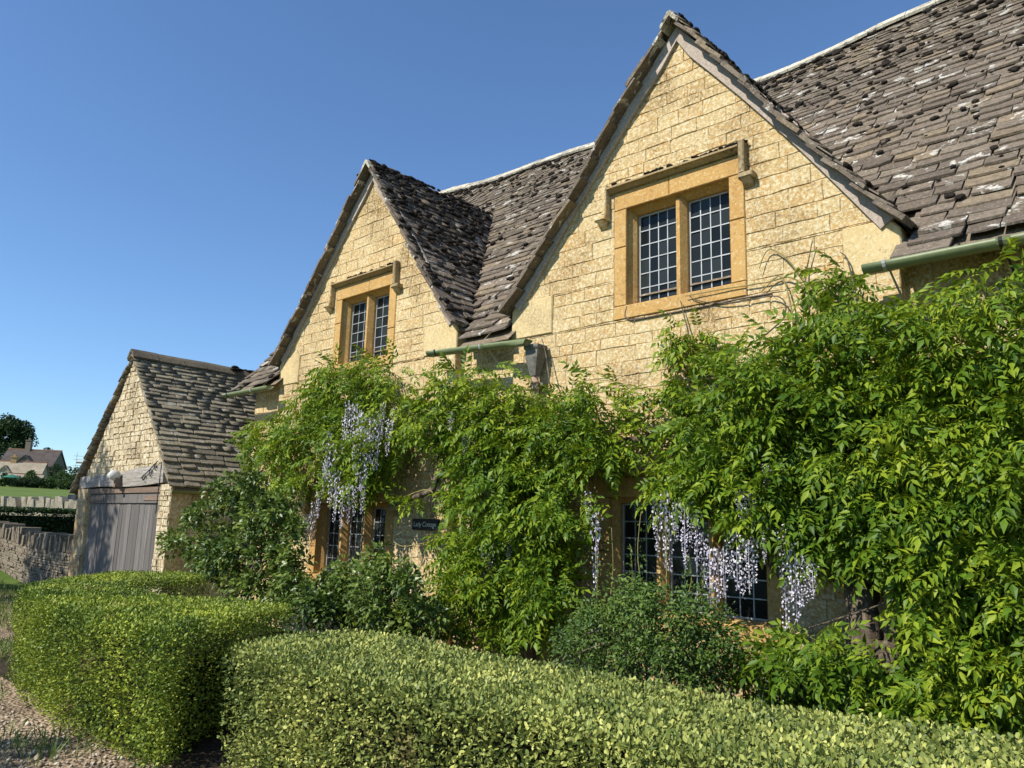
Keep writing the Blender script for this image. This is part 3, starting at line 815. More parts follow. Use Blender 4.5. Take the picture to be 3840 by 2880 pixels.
for g, nm_ in ((G1, 620), (G2, 300)):
    mm = []; sr = (g['r'] - g['xc'] + .1) / 2.46; sl = (g['xc'] - g['l'] + .1) / 2.46
    for _ in range(nm_):
        v = GAB_L * (1 - RM.random() ** 1.7 * .95); u = FRONT + .05 + RM.random() * 2.9
        right = RM.random() < .72
        o, z, to, tz = gab_f(v); s_ = sr if right else sl; sgn = 1 if right else -1
        y = u if RM.random() < .95 else FRONT + RM.uniform(.02, .1)
        if z < main_roof_z(y) - .02 and y > .1: continue
        k = math.hypot(to * s_, tz); zd = np.array([sgn * tz / k, 0, -to * s_ / k]); yd = np.array([sgn * to * s_ / k, 0, tz / k])
        r = RM.uniform(.018, .048); Mx = np.eye(4)
        Mx[:3, 0] = np.array([0, 1., 0]) * r * RM.uniform(.8, 2.); Mx[:3, 1] = yd * r; Mx[:3, 2] = zd * r * .55
        Mx[:3, 3] = np.array([g['xc'] + sgn * o * s_, y, z]) + zd * .05; mm.append(Mx)
    blobs('moss', mm, M_MOSS, [o for o in house.children if o.name.startswith('gable_roof')][0 if g is G1 else 1], seed=3)
# moss on the hood moulds
for wname, x0, x1, z in (('g2', -5.0, -3.3, 5.69), ('g1', -10.5, -8.95, 5.62)):
    mm = []
    for _ in range(46):
        Mx = np.eye(4); r = RM.uniform(.008, .024); Mx[0, 0] = r * RM.uniform(1, 2.2); Mx[1, 1] = r * 1.2; Mx[2, 2] = r * .8
        Mx[:3, 3] = (x0 + (x1 - x0) * (1 - RM.random() ** 1.6), RM.uniform(-.09, -.03), z - .015); mm.append(Mx)
    blobs('hood_moss', mm, M_MOSS, house, seed=4)

# gutters -----------------------------------------------------------------
def gutter(x0, x1, y, z, slope=0.0, r=.072, cap_l=True, cut_r=False):
    V, F = [], []
    n = 9
    xsg = np.linspace(x0, x1, max(2, int((x1 - x0) / .3)))
    for i, x in enumerate(xsg):
        zz = z + slope * (x - x0)
        for rr in (r, r - .006):
            for k in range(n):
                a = math.pi + math.pi * k / (n - 1)
                dx = 0
                if cut_r and i == len(xsg) - 1: dx = .05 * math.sin(a) * -1 * -1.6
                V.append((x + dx, y + rr * math.cos(a), zz + rr * math.sin(a)))
    for i in range(len(xsg) - 1):
        for k in range(n - 1):
            a = i * 2 * n + k; F.append((a, a + 1, a + 2 * n + 1, a + 2 * n)); b = a + n; F.append((b, b + 2 * n, b + 2 * n + 1, b + 1))
        for k in (0, n - 1):
            a = i * 2 * n + k; F.append((a, a + 2 * n, a + 3 * n, a + n))
    e = (len(xsg) - 1) * 2 * n
    if cap_l: F.append(tuple(range(n)))
    F.append(tuple(range(e, e + n))[::-1])
    g = mobj('gutter', V, F, M_GUTTER, house, True)
    m_ = g.data; 
    for xb in np.arange(x0 + .18, x1 - .05, .85):
        zz = z + slope * (xb - x0)
        b = MB(); pts = [(xb, y + (r + .006) * math.cos(a), zz + (r + .006) * math.sin(a)) for a in np.linspace(math.pi * .98, 2 * math.pi * 1.0, 9)]
        for dx in (-.014, .014): pass
        Vv = [(p[0] + dx, p[1], p[2]) for p in pts for dx in (-.014, .014)]
        Ff = [(2 * i, 2 * i + 1, 2 * i + 3, 2 * i + 2) for i in range(8)]
        b.add(Vv, Ff); b.tube([(xb, y + r, zz - .01), (xb, y + .12, zz - .06), (xb + .02, y + .30, zz - .22)], .010, 5)
        b.build('gutter_bracket', M_BLACK if R0.random() < .4 else M_CASE, g)
    for xj in np.arange(x0 + 1.05, x1 - .2, 1.8):
        zz = z + slope * (xj - x0)
        pts = [(y + (r + .004) * math.cos(a), zz + (r + .004) * math.sin(a)) for a in np.linspace(math.pi, 2 * math.pi, 9)]
        Vv = [(xj + dx, p[0], p[1]) for p in pts for dx in (-.05, .05)]
        mobj('gutter_joint', Vv, [(2 * i, 2 * i + 1, 2 * i + 3, 2 * i + 2) for i in range(8)], M_GUTTER, g)
    return g
gutter(-13.52, -11.93, -.29, 3.965)
gutter(-7.80, -5.98, -.29, 4.01, -.05, cut_r=True)
gutter(-2.12, 5.0, -.29, 4.005)
# hopper head and down pipe between the gables
hp = MB()
cx_, hy = -6.02, -.13
rings = [(.108, .09, 3.88), (.112, .095, 3.85), (.108, .09, 3.83), (.095, .08, 3.815), (.095, .08, 3.72), (.055, .055, 3.57), (.043, .043, 3.50)]
for w, d, z in rings:
    hp.V += [(cx_ - w, hy - d, z), (cx_ - w * .5, hy - d * 1.15, z), (cx_ + w * .5, hy - d * 1.15, z), (cx_ + w, hy - d, z), (cx_ + w, hy + d, z), (cx_ - w, hy + d, z)]
for i in range(len(rings) - 1):
    for j in range(6): hp.F.append((i * 6 + j, i * 6 + (j + 1) % 6, i * 6 + 6 + (j + 1) % 6, i * 6 + 6 + j))
hopper = hp.build('rain_hopper', M_HOPPER, house)
MB().tube([(cx_, hy, 3.52), (cx_, hy + .02, 3.3), (cx_, hy + .03, .05)], .043, 12).build('down_pipe', M_PIPE, hopper, True)
for z in (3.44, 3.36): MB().tube([(cx_, hy, z), (cx_, hy, z - .035)], .055, 12).build('pipe_collar', M_PIPE, hopper, True)
MB().box(cx_ - .1, cx_ + .1, -.10, -.015, 3.38, 3.42).build('pipe_clip', M_HOPPER, hopper)

# house name board ------------------------------------------------------------
sg = empty('house_sign', (-8.0, -.03, 1.70))
tag(sg, 'small black name board with white hand lettering on the cottage wall', 'sign')
MB().box(-8.27, -7.74, -.045, -.016, 1.625, 1.775, .004).build('board', M_BLACK, sg)
cu = bpy.data.curves.new('lettering', 'FONT'); cu.body = 'Lady Cottage'; cu.size = .085; cu.extrude = .001; cu.space_character = .92
tmp = bpy.data.objects.new('lettering_tmp', cu); COL.objects.link(tmp)
dg = bpy.context.evaluated_depsgraph_get(); lm = bpy.data.meshes.new_from_object(tmp.evaluated_get(dg)); lm.name = 'lettering'
bpy.data.objects.remove(tmp)
M_WHITE = simple('white_lettering', (.62, .62, .58), .6, .3, var=.1)
lm.materials.clear(); lm.materials.append(M_WHITE)
wid = max(v.co.x for v in lm.vertices)
for v in lm.vertices:
    x, y, z = v.co; v.co = (-8.235 + x * .46 / wid, -.0475 - z * .5, 1.672 + y * 1.05)
lo = bpy.data.objects.new('lettering', lm); _link(lo, sg)

# cable under the gable window --------------------------------------------------
pts = [onY(*q, -.02) for q in ((2352, 1148), (2345, 1168), (2344, 1186), (2354, 1196), (2367, 1201), (2400, 1196), (2480, 1180), (2560, 1165), (2640, 1149), (2720, 1132), (2800, 1116), (2870, 1104), (2895, 1102))]
c = MB().tube(pts, .009, 6).build('wall_cable', M_WIRE, None, True)
tag(c, 'dark cable clipped along the wall below the large gable window', 'cable')

# ------------------------------------------------------------------ garage
gar = empty('garage', (-16.0, -1.0, 0)); tag(gar, 'old stone garage with plank double doors and stone slate roof beside the cottage', 'garage')
GY = -1.0; GXL, GXR, GXC = -18.30, -13.72, -16.05
DL, DR, DT = -17.72, -14.18, 2.22
gwall = empty('garage_wall', (GXC, GY, 0)); gwall.parent = gar; gwall.matrix_parent_inverse = WM[gar.name].inverted()
BEAM = (-18.22, -14.03, 2.24, 2.60)
outl = [(GXL, -.1), (GXR, -.1), (GXR, 2.26), (GXC + .02, 4.78), (GXC - .02, 4.78), (GXL, 2.16)]
outl_up = [(GXL + .1, 2.58), (GXR - .25, 2.62), (GXC + .02, 4.80), (GXC - .02, 4.80)]
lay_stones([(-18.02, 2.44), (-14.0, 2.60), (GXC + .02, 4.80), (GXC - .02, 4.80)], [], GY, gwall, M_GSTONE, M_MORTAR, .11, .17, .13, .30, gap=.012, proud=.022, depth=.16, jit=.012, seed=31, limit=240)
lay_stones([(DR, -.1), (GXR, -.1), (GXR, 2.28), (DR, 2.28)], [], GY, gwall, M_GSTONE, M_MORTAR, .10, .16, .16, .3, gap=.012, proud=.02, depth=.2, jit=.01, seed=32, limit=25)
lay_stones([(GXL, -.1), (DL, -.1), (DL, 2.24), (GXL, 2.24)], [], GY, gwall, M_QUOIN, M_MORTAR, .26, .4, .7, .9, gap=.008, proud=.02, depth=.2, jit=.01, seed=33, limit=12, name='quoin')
bx = MB(); bx.box(GXR - .2, GXR - .005, GY + .21, 6.0, -.1, 2.3); bx.box(GXL + .005, GXL + .2, GY + .21, 6.0, -.1, 2.2); bx.box(GXL + .2, GXR - .2, 5.8, 6.0, -.1, 2.3)
bx.build('side_walls', M_GSTONE, gwall)
# warped lintel beam
V, F = [], []
for i in range(17):
    f = i / 16; x = BEAM[0] + (BEAM[1] - BEAM[0]) * f
    zb = 2.24 + .055 * f + .02 * math.sin(f * 7); zt = 2.47 + .16 * f + .025 * math.sin(f * 9 + 1)
    yf = GY - .03 + .012 * math.sin(f * 11)
    V += [(x, yf, zb), (x, yf - .012, (zb + zt) / 2), (x, yf, zt), (x, GY + .2, zt), (x, GY + .2, zb)]
for i in range(16):
    for k in range(5):
        a = i * 5 + k; b = i * 5 + (k + 1) % 5; F.append((a, b, b + 5, a + 5))
F += [(0, 1, 2, 3, 4), tuple(16 * 5 + k for k in (4, 3, 2, 1, 0))]
mobj('lintel_beam', V, F, M_BEAM, gar)
MB().box(DL, DR, GY + .01, GY + .12, 2.13, 2.238, .006).build('door_head', M_RAIL, gar)
dr = random.Random(3)
for side, (a, b) in enumerate(((DL + .02, -15.99), (-15.975, DR - .02))):
    rail = MB().box(a, b, GY + .035, GY + .075, 1.94, 2.12, .005).build('door', M_DOOR, gar)
    x = a
    while x < b - .02:
        w = min(dr.uniform(.15, .24), b - x)
        if b - x - w < .08: w = b - x
        MB().box(x + .003, x + w - .003, GY + .06 + dr.uniform(0, .01), GY + .10, .05, 1.937, .005).build('board', M_DOOR, rail); x += w
    hx0, hx1 = (a + .0, a + .75) if side == 0 else (b - .75, b)
    MB().box(hx0, hx1, GY + .022, GY + .034, 1.99, 2.08, .003).build('strap_hinge', M_RAIL, rail)
MB().box(-17.9, -14.1, GY + .14, GY + .18, 0, 2.24).build('door_backing', M_DARK, gar)
# garage roof
GGP_R = [(2.42, 2.20), (1.9, 2.86), (0.03, 4.90)]; GGP_L = [(2.62, 2.12), (2.0, 2.80), (.03, 4.90)]
gr_f, GRL = arc(GGP_R); gl_f, GLL = arc(GGP_L)
def gfr_right(u, v):
    o, z, to, tz = gr_f(v); return np.array([GXC + o, u, z]), np.array([0, 1., 0]), np.array([to, 0, tz]), np.array([tz, 0, -to])
def gfr_left(u, v):
    o, z, to, tz = gl_f(v); return np.array([GXC - o, -u, z]), np.array([0, -1., 0]), np.array([-to, 0, tz]), np.array([-tz, 0, -to])
RG = random.Random(12)
pr_ = [(-o, z - .05) for o, z in GGP_L] + [(o, z - .05) for o, z in GGP_R[::-1]]
n = len(pr_); V = [(GXC + o, GY + .02, z) for o, z in pr_] + [(GXC + o, 6.1, z) for o, z in pr_]
groof = mobj('garage_roof', V, [(i, i + 1, n + i + 1, n + i) for i in range(n - 1)], M_SLATE_DARK, gar)
va, ma = slate_face(gfr_right, GRL, lambda v: (GY - .10 + RG.uniform(-.012, .012), 6.1), .145, .105, .36, .27, .026, RG, None, .35)
vb, mb_ = slate_face(gfr_left, GLL, lambda v: (-6.1, -(GY - .10) + RG.uniform(-.012, .012)), .145, .105, .36, .27, .026, RG, None, .35)
place_pieces('slate', 'roof_slates', SLATES, va + vb, ma + mb_, M_GSLATE, groof, limit=285)
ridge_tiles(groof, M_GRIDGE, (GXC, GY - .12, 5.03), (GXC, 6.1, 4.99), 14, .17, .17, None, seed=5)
mm = []
for _ in range(60):
    u = RM.uniform(1.0, 2.4); r = RM.uniform(.03, .06); Mx = np.eye(4); Mx[0, 0] = r * 1.3; Mx[1, 1] = r * 1.6; Mx[2, 2] = r * .6
    Mx[:3, 3] = (GXC + RM.uniform(-.05, .2), u, 5.0 + RM.uniform(-.05, .03)); mm.append(Mx)
blobs('moss', mm, M_MOSS, groof)
gg = MB()
for xx, zz in ((GXR + .14, 2.16),):
    Vv = []; nn = 8
    for y in (GY - .08, 1.5, 6.0):
        for k in range(nn):
            a = math.pi + math.pi * k / (nn - 1); Vv.append((xx + .055 * math.cos(a), y, zz + .055 * math.sin(a)))
    Ff = [(i * nn + k, i * nn + k + 1, (i + 1) * nn + k + 1, (i + 1) * nn + k) for i in range(2) for k in range(nn - 1)] + [tuple(range(nn))]
    gg.add(Vv, Ff)
gg.build('gutter', M_GUTTER, gar, True)
MB().box(-18.9, -18.35, GY - .02, GY + .15, 2.02, 2.12).build('eave_purlin', M_BLACK, gar)
# bulkhead lamp on the beam
lp = empty('bulkhead_lamp', (-16.02, GY - .05, 2.5)); tag(lp, 'white bulkhead lamp fixed on the garage lintel beam', 'lamp')
def lathe(prof, n=16):
    V = []; F = []
    for r, y in prof:
        for k in range(n): a = 2 * math.pi * k / n; V.append((r * math.cos(a), y, r * math.sin(a)))
    for i in range(len(prof) - 1):
        for k in range(n): F.append((i * n + k, i * n + (k + 1) % n, (i + 1) * n + (k + 1) % n, (i + 1) * n + k))
    F.append(tuple(range(n))[::-1]); F.append(tuple((len(prof) - 1) * n + k for k in range(n)))
    return V, F
M_LAMP = simple('aged_white_plastic', (.55, .54, .50), .45, .4, var=.15)
lx = -16.0
V, F = lathe([(.10, 0), (.105, -.03), (.10, -.06), (.085, -.065)]); mobj('base', [(lx + .08 + y * 1.4, GY - .17 + x, 2.47 + z) for x, y, z in V], F, M_LAMP, lp, True)
V, F = lathe([(.082, 0), (.082, -.05), (.072, -.09), (.05, -.11)]); mobj('lens', [(lx - .02 + y * 1.5, GY - .17 + x, 2.47 + z) for x, y, z in V], F, simple('frosted_lens', (.50, .50, .46), .2, .6, var=.1), lp, True)
MB().box(lx - .005, lx + .09, GY - .16, GY - .03, 2.24, 2.42).build('sensor_box', M_RAIL, lp)
# wrought-iron bracket
ib = MB()
X0, Z0 = -14.35, 2.50
ib.tube([(X0 - .62, GY - .06, Z0 - .10), (X0 - .3, GY - .07, Z0 + .02), (X0 + .05, GY - .06, Z0 + .20)], .010, 5)
for cx0, cz0, r0 in ((X0 - .48, Z0 - .10, .07), (X0 - .2, Z0 - .02, .08), (X0 - .02, Z0 + .08, .06)):
    ib.tube([(cx0 + r0 * (1 - k * .045) * math.cos(k * .55), GY - .065, cz0 + r0 * (1 - k * .045) * math.sin(k * .55)) for k in range(15)], .008, 5)
ib.tube([(X0 + .2, GY - .055, Z0 + .18), (X0 + .2, GY - .055, Z0 - .75)], .009, 5)
tag(ib.build('iron_scroll_bracket', M_BLACK, None, True), 'black wrought iron scroll bracket on the garage beam', 'bracket')

# ------------------------------------------------------------------ foliage
def norm(a): return a / (np.linalg.norm(a, axis=-1, keepdims=True) + 1e-9)
def leaf_cloud(name, P, D, Nn, L, W, mat, parent, fold=.18, droop=.12, widest=.45, oval=False):
    """many single leaves, each four triangles folded along its midrib"""
    D = norm(D); S = norm(np.cross(D, Nn)); Nn = np.cross(S, D); L = L[:, None]; W = W[:, None]
    if oval:
        n = len(P); cols = [P + D * L * .5 - Nn * W * fold * .5]
        for a, w in ((0, 0), (.28, .46), (.72, .44), (1., 0), (.72, -.44), (.28, -.46)):
            cols.append(P + D * L * a + S * W * w + Nn * (W * fold * abs(w) - L * droop * a * a))
        V = np.stack(cols, 1).reshape(-1, 3); T = np.array([(0, k, k % 6 + 1) for k in range(1, 7)])
        return mobj(name, V, (T[None] + (np.arange(n) * 7)[:, None, None]).reshape(-1, 3), mat, parent, kind='stuff')
    b = P; md = P + D * L * .5; l = P + D * L * widest - S * W * .5 + Nn * W * fold; r = P + D * L * widest + S * W * .5 + Nn * W * fold
    t = P + D * L - Nn * L * droop
    V = np.stack([b, md, l, r, t], 1).reshape(-1, 3); n = len(P)
    T = np.array([(0, 1, 2), (1, 4, 2), (0, 3, 1), (1, 3, 4)])
    F = (T[None] + (np.arange(n) * 5)[:, None, None]).reshape(-1, 3)
    return mobj(name, V, F, mat, parent, kind='stuff')
def in_poly(x, y, poly):
    c = np.zeros(len(x), bool); n = len(poly)
    for i in range(n):
        x1, y1 = poly[i]; x2, y2 = poly[(i + 1) % n]
        k = ((y1 > y) != (y2 > y)); c ^= k & (x < (x2 - x1) * (y - y1) / ((y2 - y1) + 1e-12) + x1)
    return c
def poly_points(poly, n, g):
    P = np.array(poly, float); lo, hi = P.min(0), P.max(0); out = np.zeros((0, 2))
    while len(out) < n:
        q = g.uniform(lo, hi, (n * 3, 2)); out = np.concatenate([out, q[in_poly(q[:, 0], q[:, 1], poly)]])
    return out[:n]
def wavy(x, y, z=0, s=1.0):
    return (np.sin(1.7 * s * x + 2.1 * s * z + .3) + np.sin(-2.3 * s * x + 1.3 * s * z + 1.7) + np.sin(3.1 * s * y + 1.1 * s * x + 4.) + np.sin(2.9 * s * z - 1.9 * s * y)) / 4

# compound wisteria leaves ------------------------------------------------
def compound(seed):
    g = np.random.default_rng(seed); V = []; F = []
    pairs = 5; droop = g.uniform(.15, .45)
    def leaflet(p, d, n_, L, W):
        d = d / np.linalg.norm(d); s_ = np.cross(d, n_); s_ /= np.linalg.norm(s_); n2 = np.cross(s_, d)
        k = len(V)
        V.extend([p, p + d * L * .5, p + d * L * .40 - s_ * W * .5 + n2 * W * .2, p + d * L * .40 + s_ * W * .5 + n2 * W * .2, p + d * L - n2 * L * .14])
        F.extend([(k, k + 1, k + 2), (k + 1, k + 4, k + 2), (k, k + 3, k + 1), (k + 1, k + 3, k + 4)])
    for i in range(pairs):
        s_ = .22 + .72 * i / (pairs - .6); c = np.array([0, s_, -droop * s_ * s_])
        for sd in (-1, 1):
            a = math.radians(g.uniform(42, 72)); L = g.uniform(.27, .36) * (1 - .18 * abs(i - 2) / 2)
            d = np.array([sd * math.sin(a), math.cos(a), -droop * s_ * 1.2 - g.uniform(0, .35)])
            nn = np.array([sd * g.uniform(-.1, .45), g.uniform(-.2, .2), 1.])
            leaflet(c, d, nn, L, L * g.uniform(.34, .43))
    leaflet(np.array([0, .93, -droop * .86]), np.array([0, 1, -droop * 1.8]), np.array([0, .3, 1.]), .33, .14)
    k = len(V)
    V.extend([np.array([-.006, 0, 0]), np.array([.006, 0, 0]), np.array([.004, .55, -droop * .30]), np.array([-.004, .55, -droop * .30]), np.array([0, .95, -droop * .9])])
    F.extend([(k, k + 1, k + 2, k + 3), (k + 3, k + 2, k + 4)])
    return np.array(V), F
COMP = [compound(s_) for s_ in range(8)]
wist = empty('wisteria', (-1.55, -.45, 0)); tag(wist, 'large wisteria with hanging lilac flowers covering the cottage front', 'wisteria')
K = 1.736
def leaves_from_clumps(C, Rad, per, g, L=(.22, .35), bias=(0, -.55, .25)):
    n = len(C); idx = np.repeat(np.arange(n), per)
    d = norm(g.normal(size=(len(idx), 3)) * np.array([1, .8, .8]) + np.array(bias)); rr = Rad[idx][:, None] * g.uniform(.35, 1.0, (len(idx), 1)) ** .6
    P = C[idx] + d * rr
    A = norm(d * np.array([.9, .7, .5]) + np.array([-.12, -.25, -.38]) + g.normal(size=d.shape) * .32)
    Nn = norm(np.array([-.10, -.5, .7]) + d * .45 + g.normal(size=d.shape) * .52)
    X = norm(np.cross(A, Nn)); Z = np.cross(X, A); Ls = g.uniform(L[0], L[1], len(idx))
    M = np.zeros((len(idx), 4, 4)); M[:, :3, 0] = X * Ls[:, None]; M[:, :3, 1] = A * Ls[:, None]; M[:, :3, 2] = Z * Ls[:, None]; M[:, :3, 3] = P; M[:, 3, 3] = 1
    return M
gw_ = np.random.default_rng(42)
K0 = 0
REG = [  # (outline in the overview, clumps, depth range, clump radius, leaves per clump)
    ([(535, 950), (605, 905), (685, 858), (708, 808), (750, 782), (845, 784), (872, 822), (885, 900), (870, 965), (830, 1005), (780, 1015), (700, 1025), (640, 1055), (595, 1050), (560, 1005)], 120, (.12, .66), (.13, .26), 13),
    ([(900, 835), (1000, 810), (1090, 830), (1180, 860), (1255, 825), (1310, 840), (1345, 890), (1360, 960), (1330, 1000), (1240, 1010), (1100, 1020), (975, 965), (905, 920)], 105, (.12, .74), (.12, .24), 12),
    ([(990, 985), (1100, 1005), (1235, 1010), (1255, 1050), (1235, 1200), (1225, 1320), (1150, 1355), (1050, 1365), (970, 1340), (962, 1270), (1000, 1120), (985, 1040)], 125, (.15, .85), (.11, .22), 12),
    ([(1415, 940), (1470, 890), (1545, 870), (1590, 770), (1660, 750), (1735, 730), (1795, 665), (1850, 640), (1900, 665), (1960, 665), (2050, 640), (2140, 615), (2250, 600), (2250, 1010), (1900, 1070), (1700, 1060), (1570, 1050), (1450, 1010), (1410, 985)], 205, (.14, .90), (.10, .20), 12),
    ([(1665, 1080), (1900, 1080), (2250, 1000), (2250, 1560), (2100, 1560), (2020, 1500), (2010, 1320), (2020, 1280), (1900, 1190), (1760, 1185), (1700, 1150)], 150, (.25, 1.0), (.09, .18), 12),
    ([(1425, 1010), (1660, 1040), (1668, 1130), (1610, 1120), (1545, 1080), (1450, 1060)], 30, (.4, .85), (.08, .15), 11),
    ([(1600, 1400), (1700, 1380), (1850, 1385), (1950, 1500), (2090, 1560), (2080, 1600), (1800, 1580), (1660, 1500)], 85, (.45, 1.15), (.10, .19), 11),
    ([(1468, 705), (1508, 695), (1530, 770), (1520, 800), (1475, 775)], 7, (.10, .22), (.06, .12), 9),
    ([(1770, 600), (1830, 585), (1840, 630), (1790, 650)], 5, (.12, .3), (.06, .12), 9),
    ([(1390, 860), (1500, 830), (1540, 850), (1420, 930)], 10, (.10, .3), (.06, .12), 9),
    ([(700, 1030), (850, 1030), (840, 1050), (800, 1060), (720, 1055)], 8, (.35, .6), (.07, .12), 12),
    ([(870, 1075), (905, 1070), (905, 1090), (870, 1095)], 2, (.3, .5), (.05, .09), 8),
]
allM = []
for poly, nc, dr_, rr_, per in REG:
    q = poly_points(poly, nc, gw_)
    q = q[~((q[:, 0] > 1815) & (q[:, 0] < 2000) & (q[:, 1] > 1225) & (q[:, 1] < 1480) & (gw_.random(len(q)) < .85))] * K; nc = len(q)
    dep = gw_.uniform(dr_[0], dr_[1], nc)
    C = np.array([onY(a, b, -d) for (a, b), d in zip(q, dep)])
    allM.append(leaves_from_clumps(C, gw_.uniform(rr_[0], rr_[1], nc), per, gw_))
allM = np.concatenate(allM)
px_, py_, w_ = project(allM[:, :3, 3])
scw = np.linalg.norm(allM[:, :3, 0], axis=1) ** 2 / w_ ** 2 * np.where(allM[:, 1, 3] < -.55, 1, .15) * ((px_ > 0) & (px_ < 3840) & (py_ > 0) & (py_ < 2700))
place_pieces('leaf', 'foliage', COMP, gw_.integers(0, len(COMP), len(allM)), allM, M_WIST, wist, limit=260, score=scw)

# hanging flower racemes ---------------------------------------------------
def raceme(seed):
    g = np.random.default_rng(seed); V = []; F = []
    n = 46
    for i in range(n):
        f = (i + .5) / n; a = i * 2.4 + g.uniform(-.4, .4); r = .105 * (1 - f) ** .6 * g.uniform(.5, 1.1) + .012
        c = np.array([r * math.cos(a), r * math.sin(a), -f + g.uniform(-.02, .02)])
        for q in range(2):
            d = norm(g.normal(size=3) + np.array([math.cos(a), math.sin(a), -.5])); s_ = norm(np.cross(d, g.normal(size=3))); L = g.uniform(.045, .075) * (1 - .3 * f); k = len(V)
            V.extend([c, c + d * L * .5 + s_ * L * .5, c + d * L, c + d * L * .5 - s_ * L * .5]); F.append((k, k + 1, k + 2, k + 3))
    k = len(V)
    for zz in (0, -.5, -1.): V.extend([np.array([.005, 0, zz]), np.array([-.005, .003, zz])])
    F.extend([(k, k + 1, k + 3, k + 2), (k + 2, k + 3, k + 5, k + 4)])
    return mesh_data('flower_raceme', V, F, M_PETAL)
RAC = [raceme(s_ + 60) for s_ in range(6)]
racemes = [(752, 865, 950), (762, 870, 965), (772, 878, 990), (781, 885, 1035), (789, 895, 1060), (797, 900, 1010), (806, 895, 1000), (814, 905, 1015), (821, 890, 1010), (829, 870, 945), (768, 950, 1015), (793, 960, 1080), (785, 1030, 1110),
           (712, 930, 1040), (720, 965, 1095), (703, 990, 1065), (730, 1015, 1110), (742, 1050, 1140), (757, 1045, 1130), (768, 1050, 1115), (668, 1110, 1185), (678, 1085, 1165), (690, 1060, 1120), (726, 1050, 1130), (672, 1150, 1215),
           (1044, 1175, 1265), (1100, 1150, 1215), (1288, 1100, 1270), (1005, 940, 990), (975, 890, 930),
           (1436, 1060, 1225), (1446, 1100, 1235), (1478, 1090, 1205), (1492, 1085, 1180), (1532, 1180, 1310), (1541, 1190, 1335), (1551, 1185, 1300), (1590, 1150, 1275), (1603, 1170, 1290), (1616, 1165, 1280), (1628, 1160, 1260), (1598, 1050, 1130), (1612, 1060, 1140), (1624, 1055, 1140), (1636, 1080, 1135),
           (1697, 1130, 1260), (1706, 1160, 1300), (1716, 1190, 1345), (1728, 1200, 1310), (1695, 1250, 1372), (1742, 1205, 1300), (1754, 1215, 1290), (1645, 1460, 1560), (1690, 1490, 1570), (1480, 1150, 1230), (1655, 1000, 1060), (1735, 1470, 1545), (1420, 1075, 1200), (1460, 1085, 1170), (1505, 1100, 1225), (1520, 1150, 1270), (1562, 1180, 1290), (1575, 1150, 1245), (1648, 1110, 1215), (1685, 1140, 1250), (660, 1120, 1190), (745, 900, 980), (840, 905, 985), (850, 880, 930), (1270, 1060, 1130), (1060, 1190, 1250)]
for i, (x, y0, y1) in enumerate(racemes):
    Y = -.86 if x < 1300 else -.98
    if y0 > 1400: Y = -1.1
    a = onY(x * K, y0 * K, Y); b = onY(x * K, y1 * K, Y); L = abs(a[2] - b[2])
    o = bpy.data.objects.new('flower_raceme', RAC[i % 6]); fat = max(.31, L * (.5 + .3 * ((i * 37) % 10) / 10))
    o.matrix_basis = Matrix.Translation(Vector(a)) @ Matrix.Rotation(i * 1.3, 4, 'Z') @ Matrix.Diagonal((min(fat, .42), min(fat, .42), L, 1))
    _link(o, wist)

# trunks, limbs and bare shoots --------------------------------------------
def limb(name, pts, r0, r1, parent, mat=M_BARK, n=9, knob=.15, seed=0, steps=5):
    g = np.random.default_rng(seed); P = [np.array(p, float) for p in pts]; out = []
    for i in range(len(P) - 1):
        p0, p1, p2, p3 = P[max(i - 1, 0)], P[i], P[i + 1], P[min(i + 2, len(P) - 1)]
        for k in range(steps):
            t = k / steps
            out.append(.5 * ((2 * p1) + (-p0 + p2) * t + (2 * p0 - 5 * p1 + 4 * p2 - p3) * t * t + (-p0 + 3 * p1 - 3 * p2 + p3) * t ** 3))
    out.append(P[-1]); m_ = len(out)
    rad = [(r0 + (r1 - r0) * i / (m_ - 1)) * (1 + g.uniform(-knob, knob)) for i in range(m_)]
    out = [p + g.normal(size=3) * r * .18 for p, r in zip(out, rad)]
    return MB().tube(out, rad, n).build(name, mat, parent, True)
def ov(x, y, Y): return onY(x * K, y * K, Y)
limb('trunk', [ov(1880, 1640, -.8), ov(1890, 1520, -.72), ov(1885, 1440, -.66), ov(1870, 1370, -.58), ov(1855, 1290, -.45), ov(1850, 1230, -.35), ov(1850, 1150, -.28)], .17, .10, wist, seed=1, knob=.22, n=12)
for k, (dx, dy, r_) in enumerate(((0, 0, .075), (-14, 10, .06), (16, -14, .055), (4, 22, .045))):
    limb('trunk', [ov(1970 + dx, 1640, -.85), ov(1962 - dx, 1500 + dy, -.84), ov(1925 + dx * .6, 1425 - dy, -.82), ov(1945 - dx * .5, 1358 + dy, -.80), ov(2010, 1332 - dy * .6, -.78), ov(2090, 1308 + dy * .7, -.72)], r_, r_ * .8, wist, seed=2 + k * 5, knob=.3, n=9, steps=8)
limb('branch', [ov(1855, 1240, -.3), ov(1800, 1235, -.28), ov(1740, 1235, -.25), ov(1690, 1240, -.3), ov(1655, 1200, -.35), ov(1650, 1120, -.4)], .06, .035, wist, seed=3)
limb('branch', [ov(1850, 1170, -.3), ov(1760, 1080, -.3), ov(1640, 980, -.3), ov(1560, 850, -.2), ov(1510, 790, -.12), ov(1492, 760, -.10)], .06, .028, wist, M_BARK, seed=4)
limb('branch', [ov(1560, 850, -.2), ov(1430, 940, -.3), ov(1250, 960, -.32), ov(1100, 990, -.32), ov(960, 1020, -.3), ov(930, 1060, -.33), ov(885, 1078, -.36), ov(850, 1090, -.38)], .05, .034, wist, seed=5)
limb('branch', [ov(1100, 990, -.32), ov(980, 920, -.25), ov(880, 880, -.25), ov(780, 850, -.25)], .03, .02, wist, seed=6)
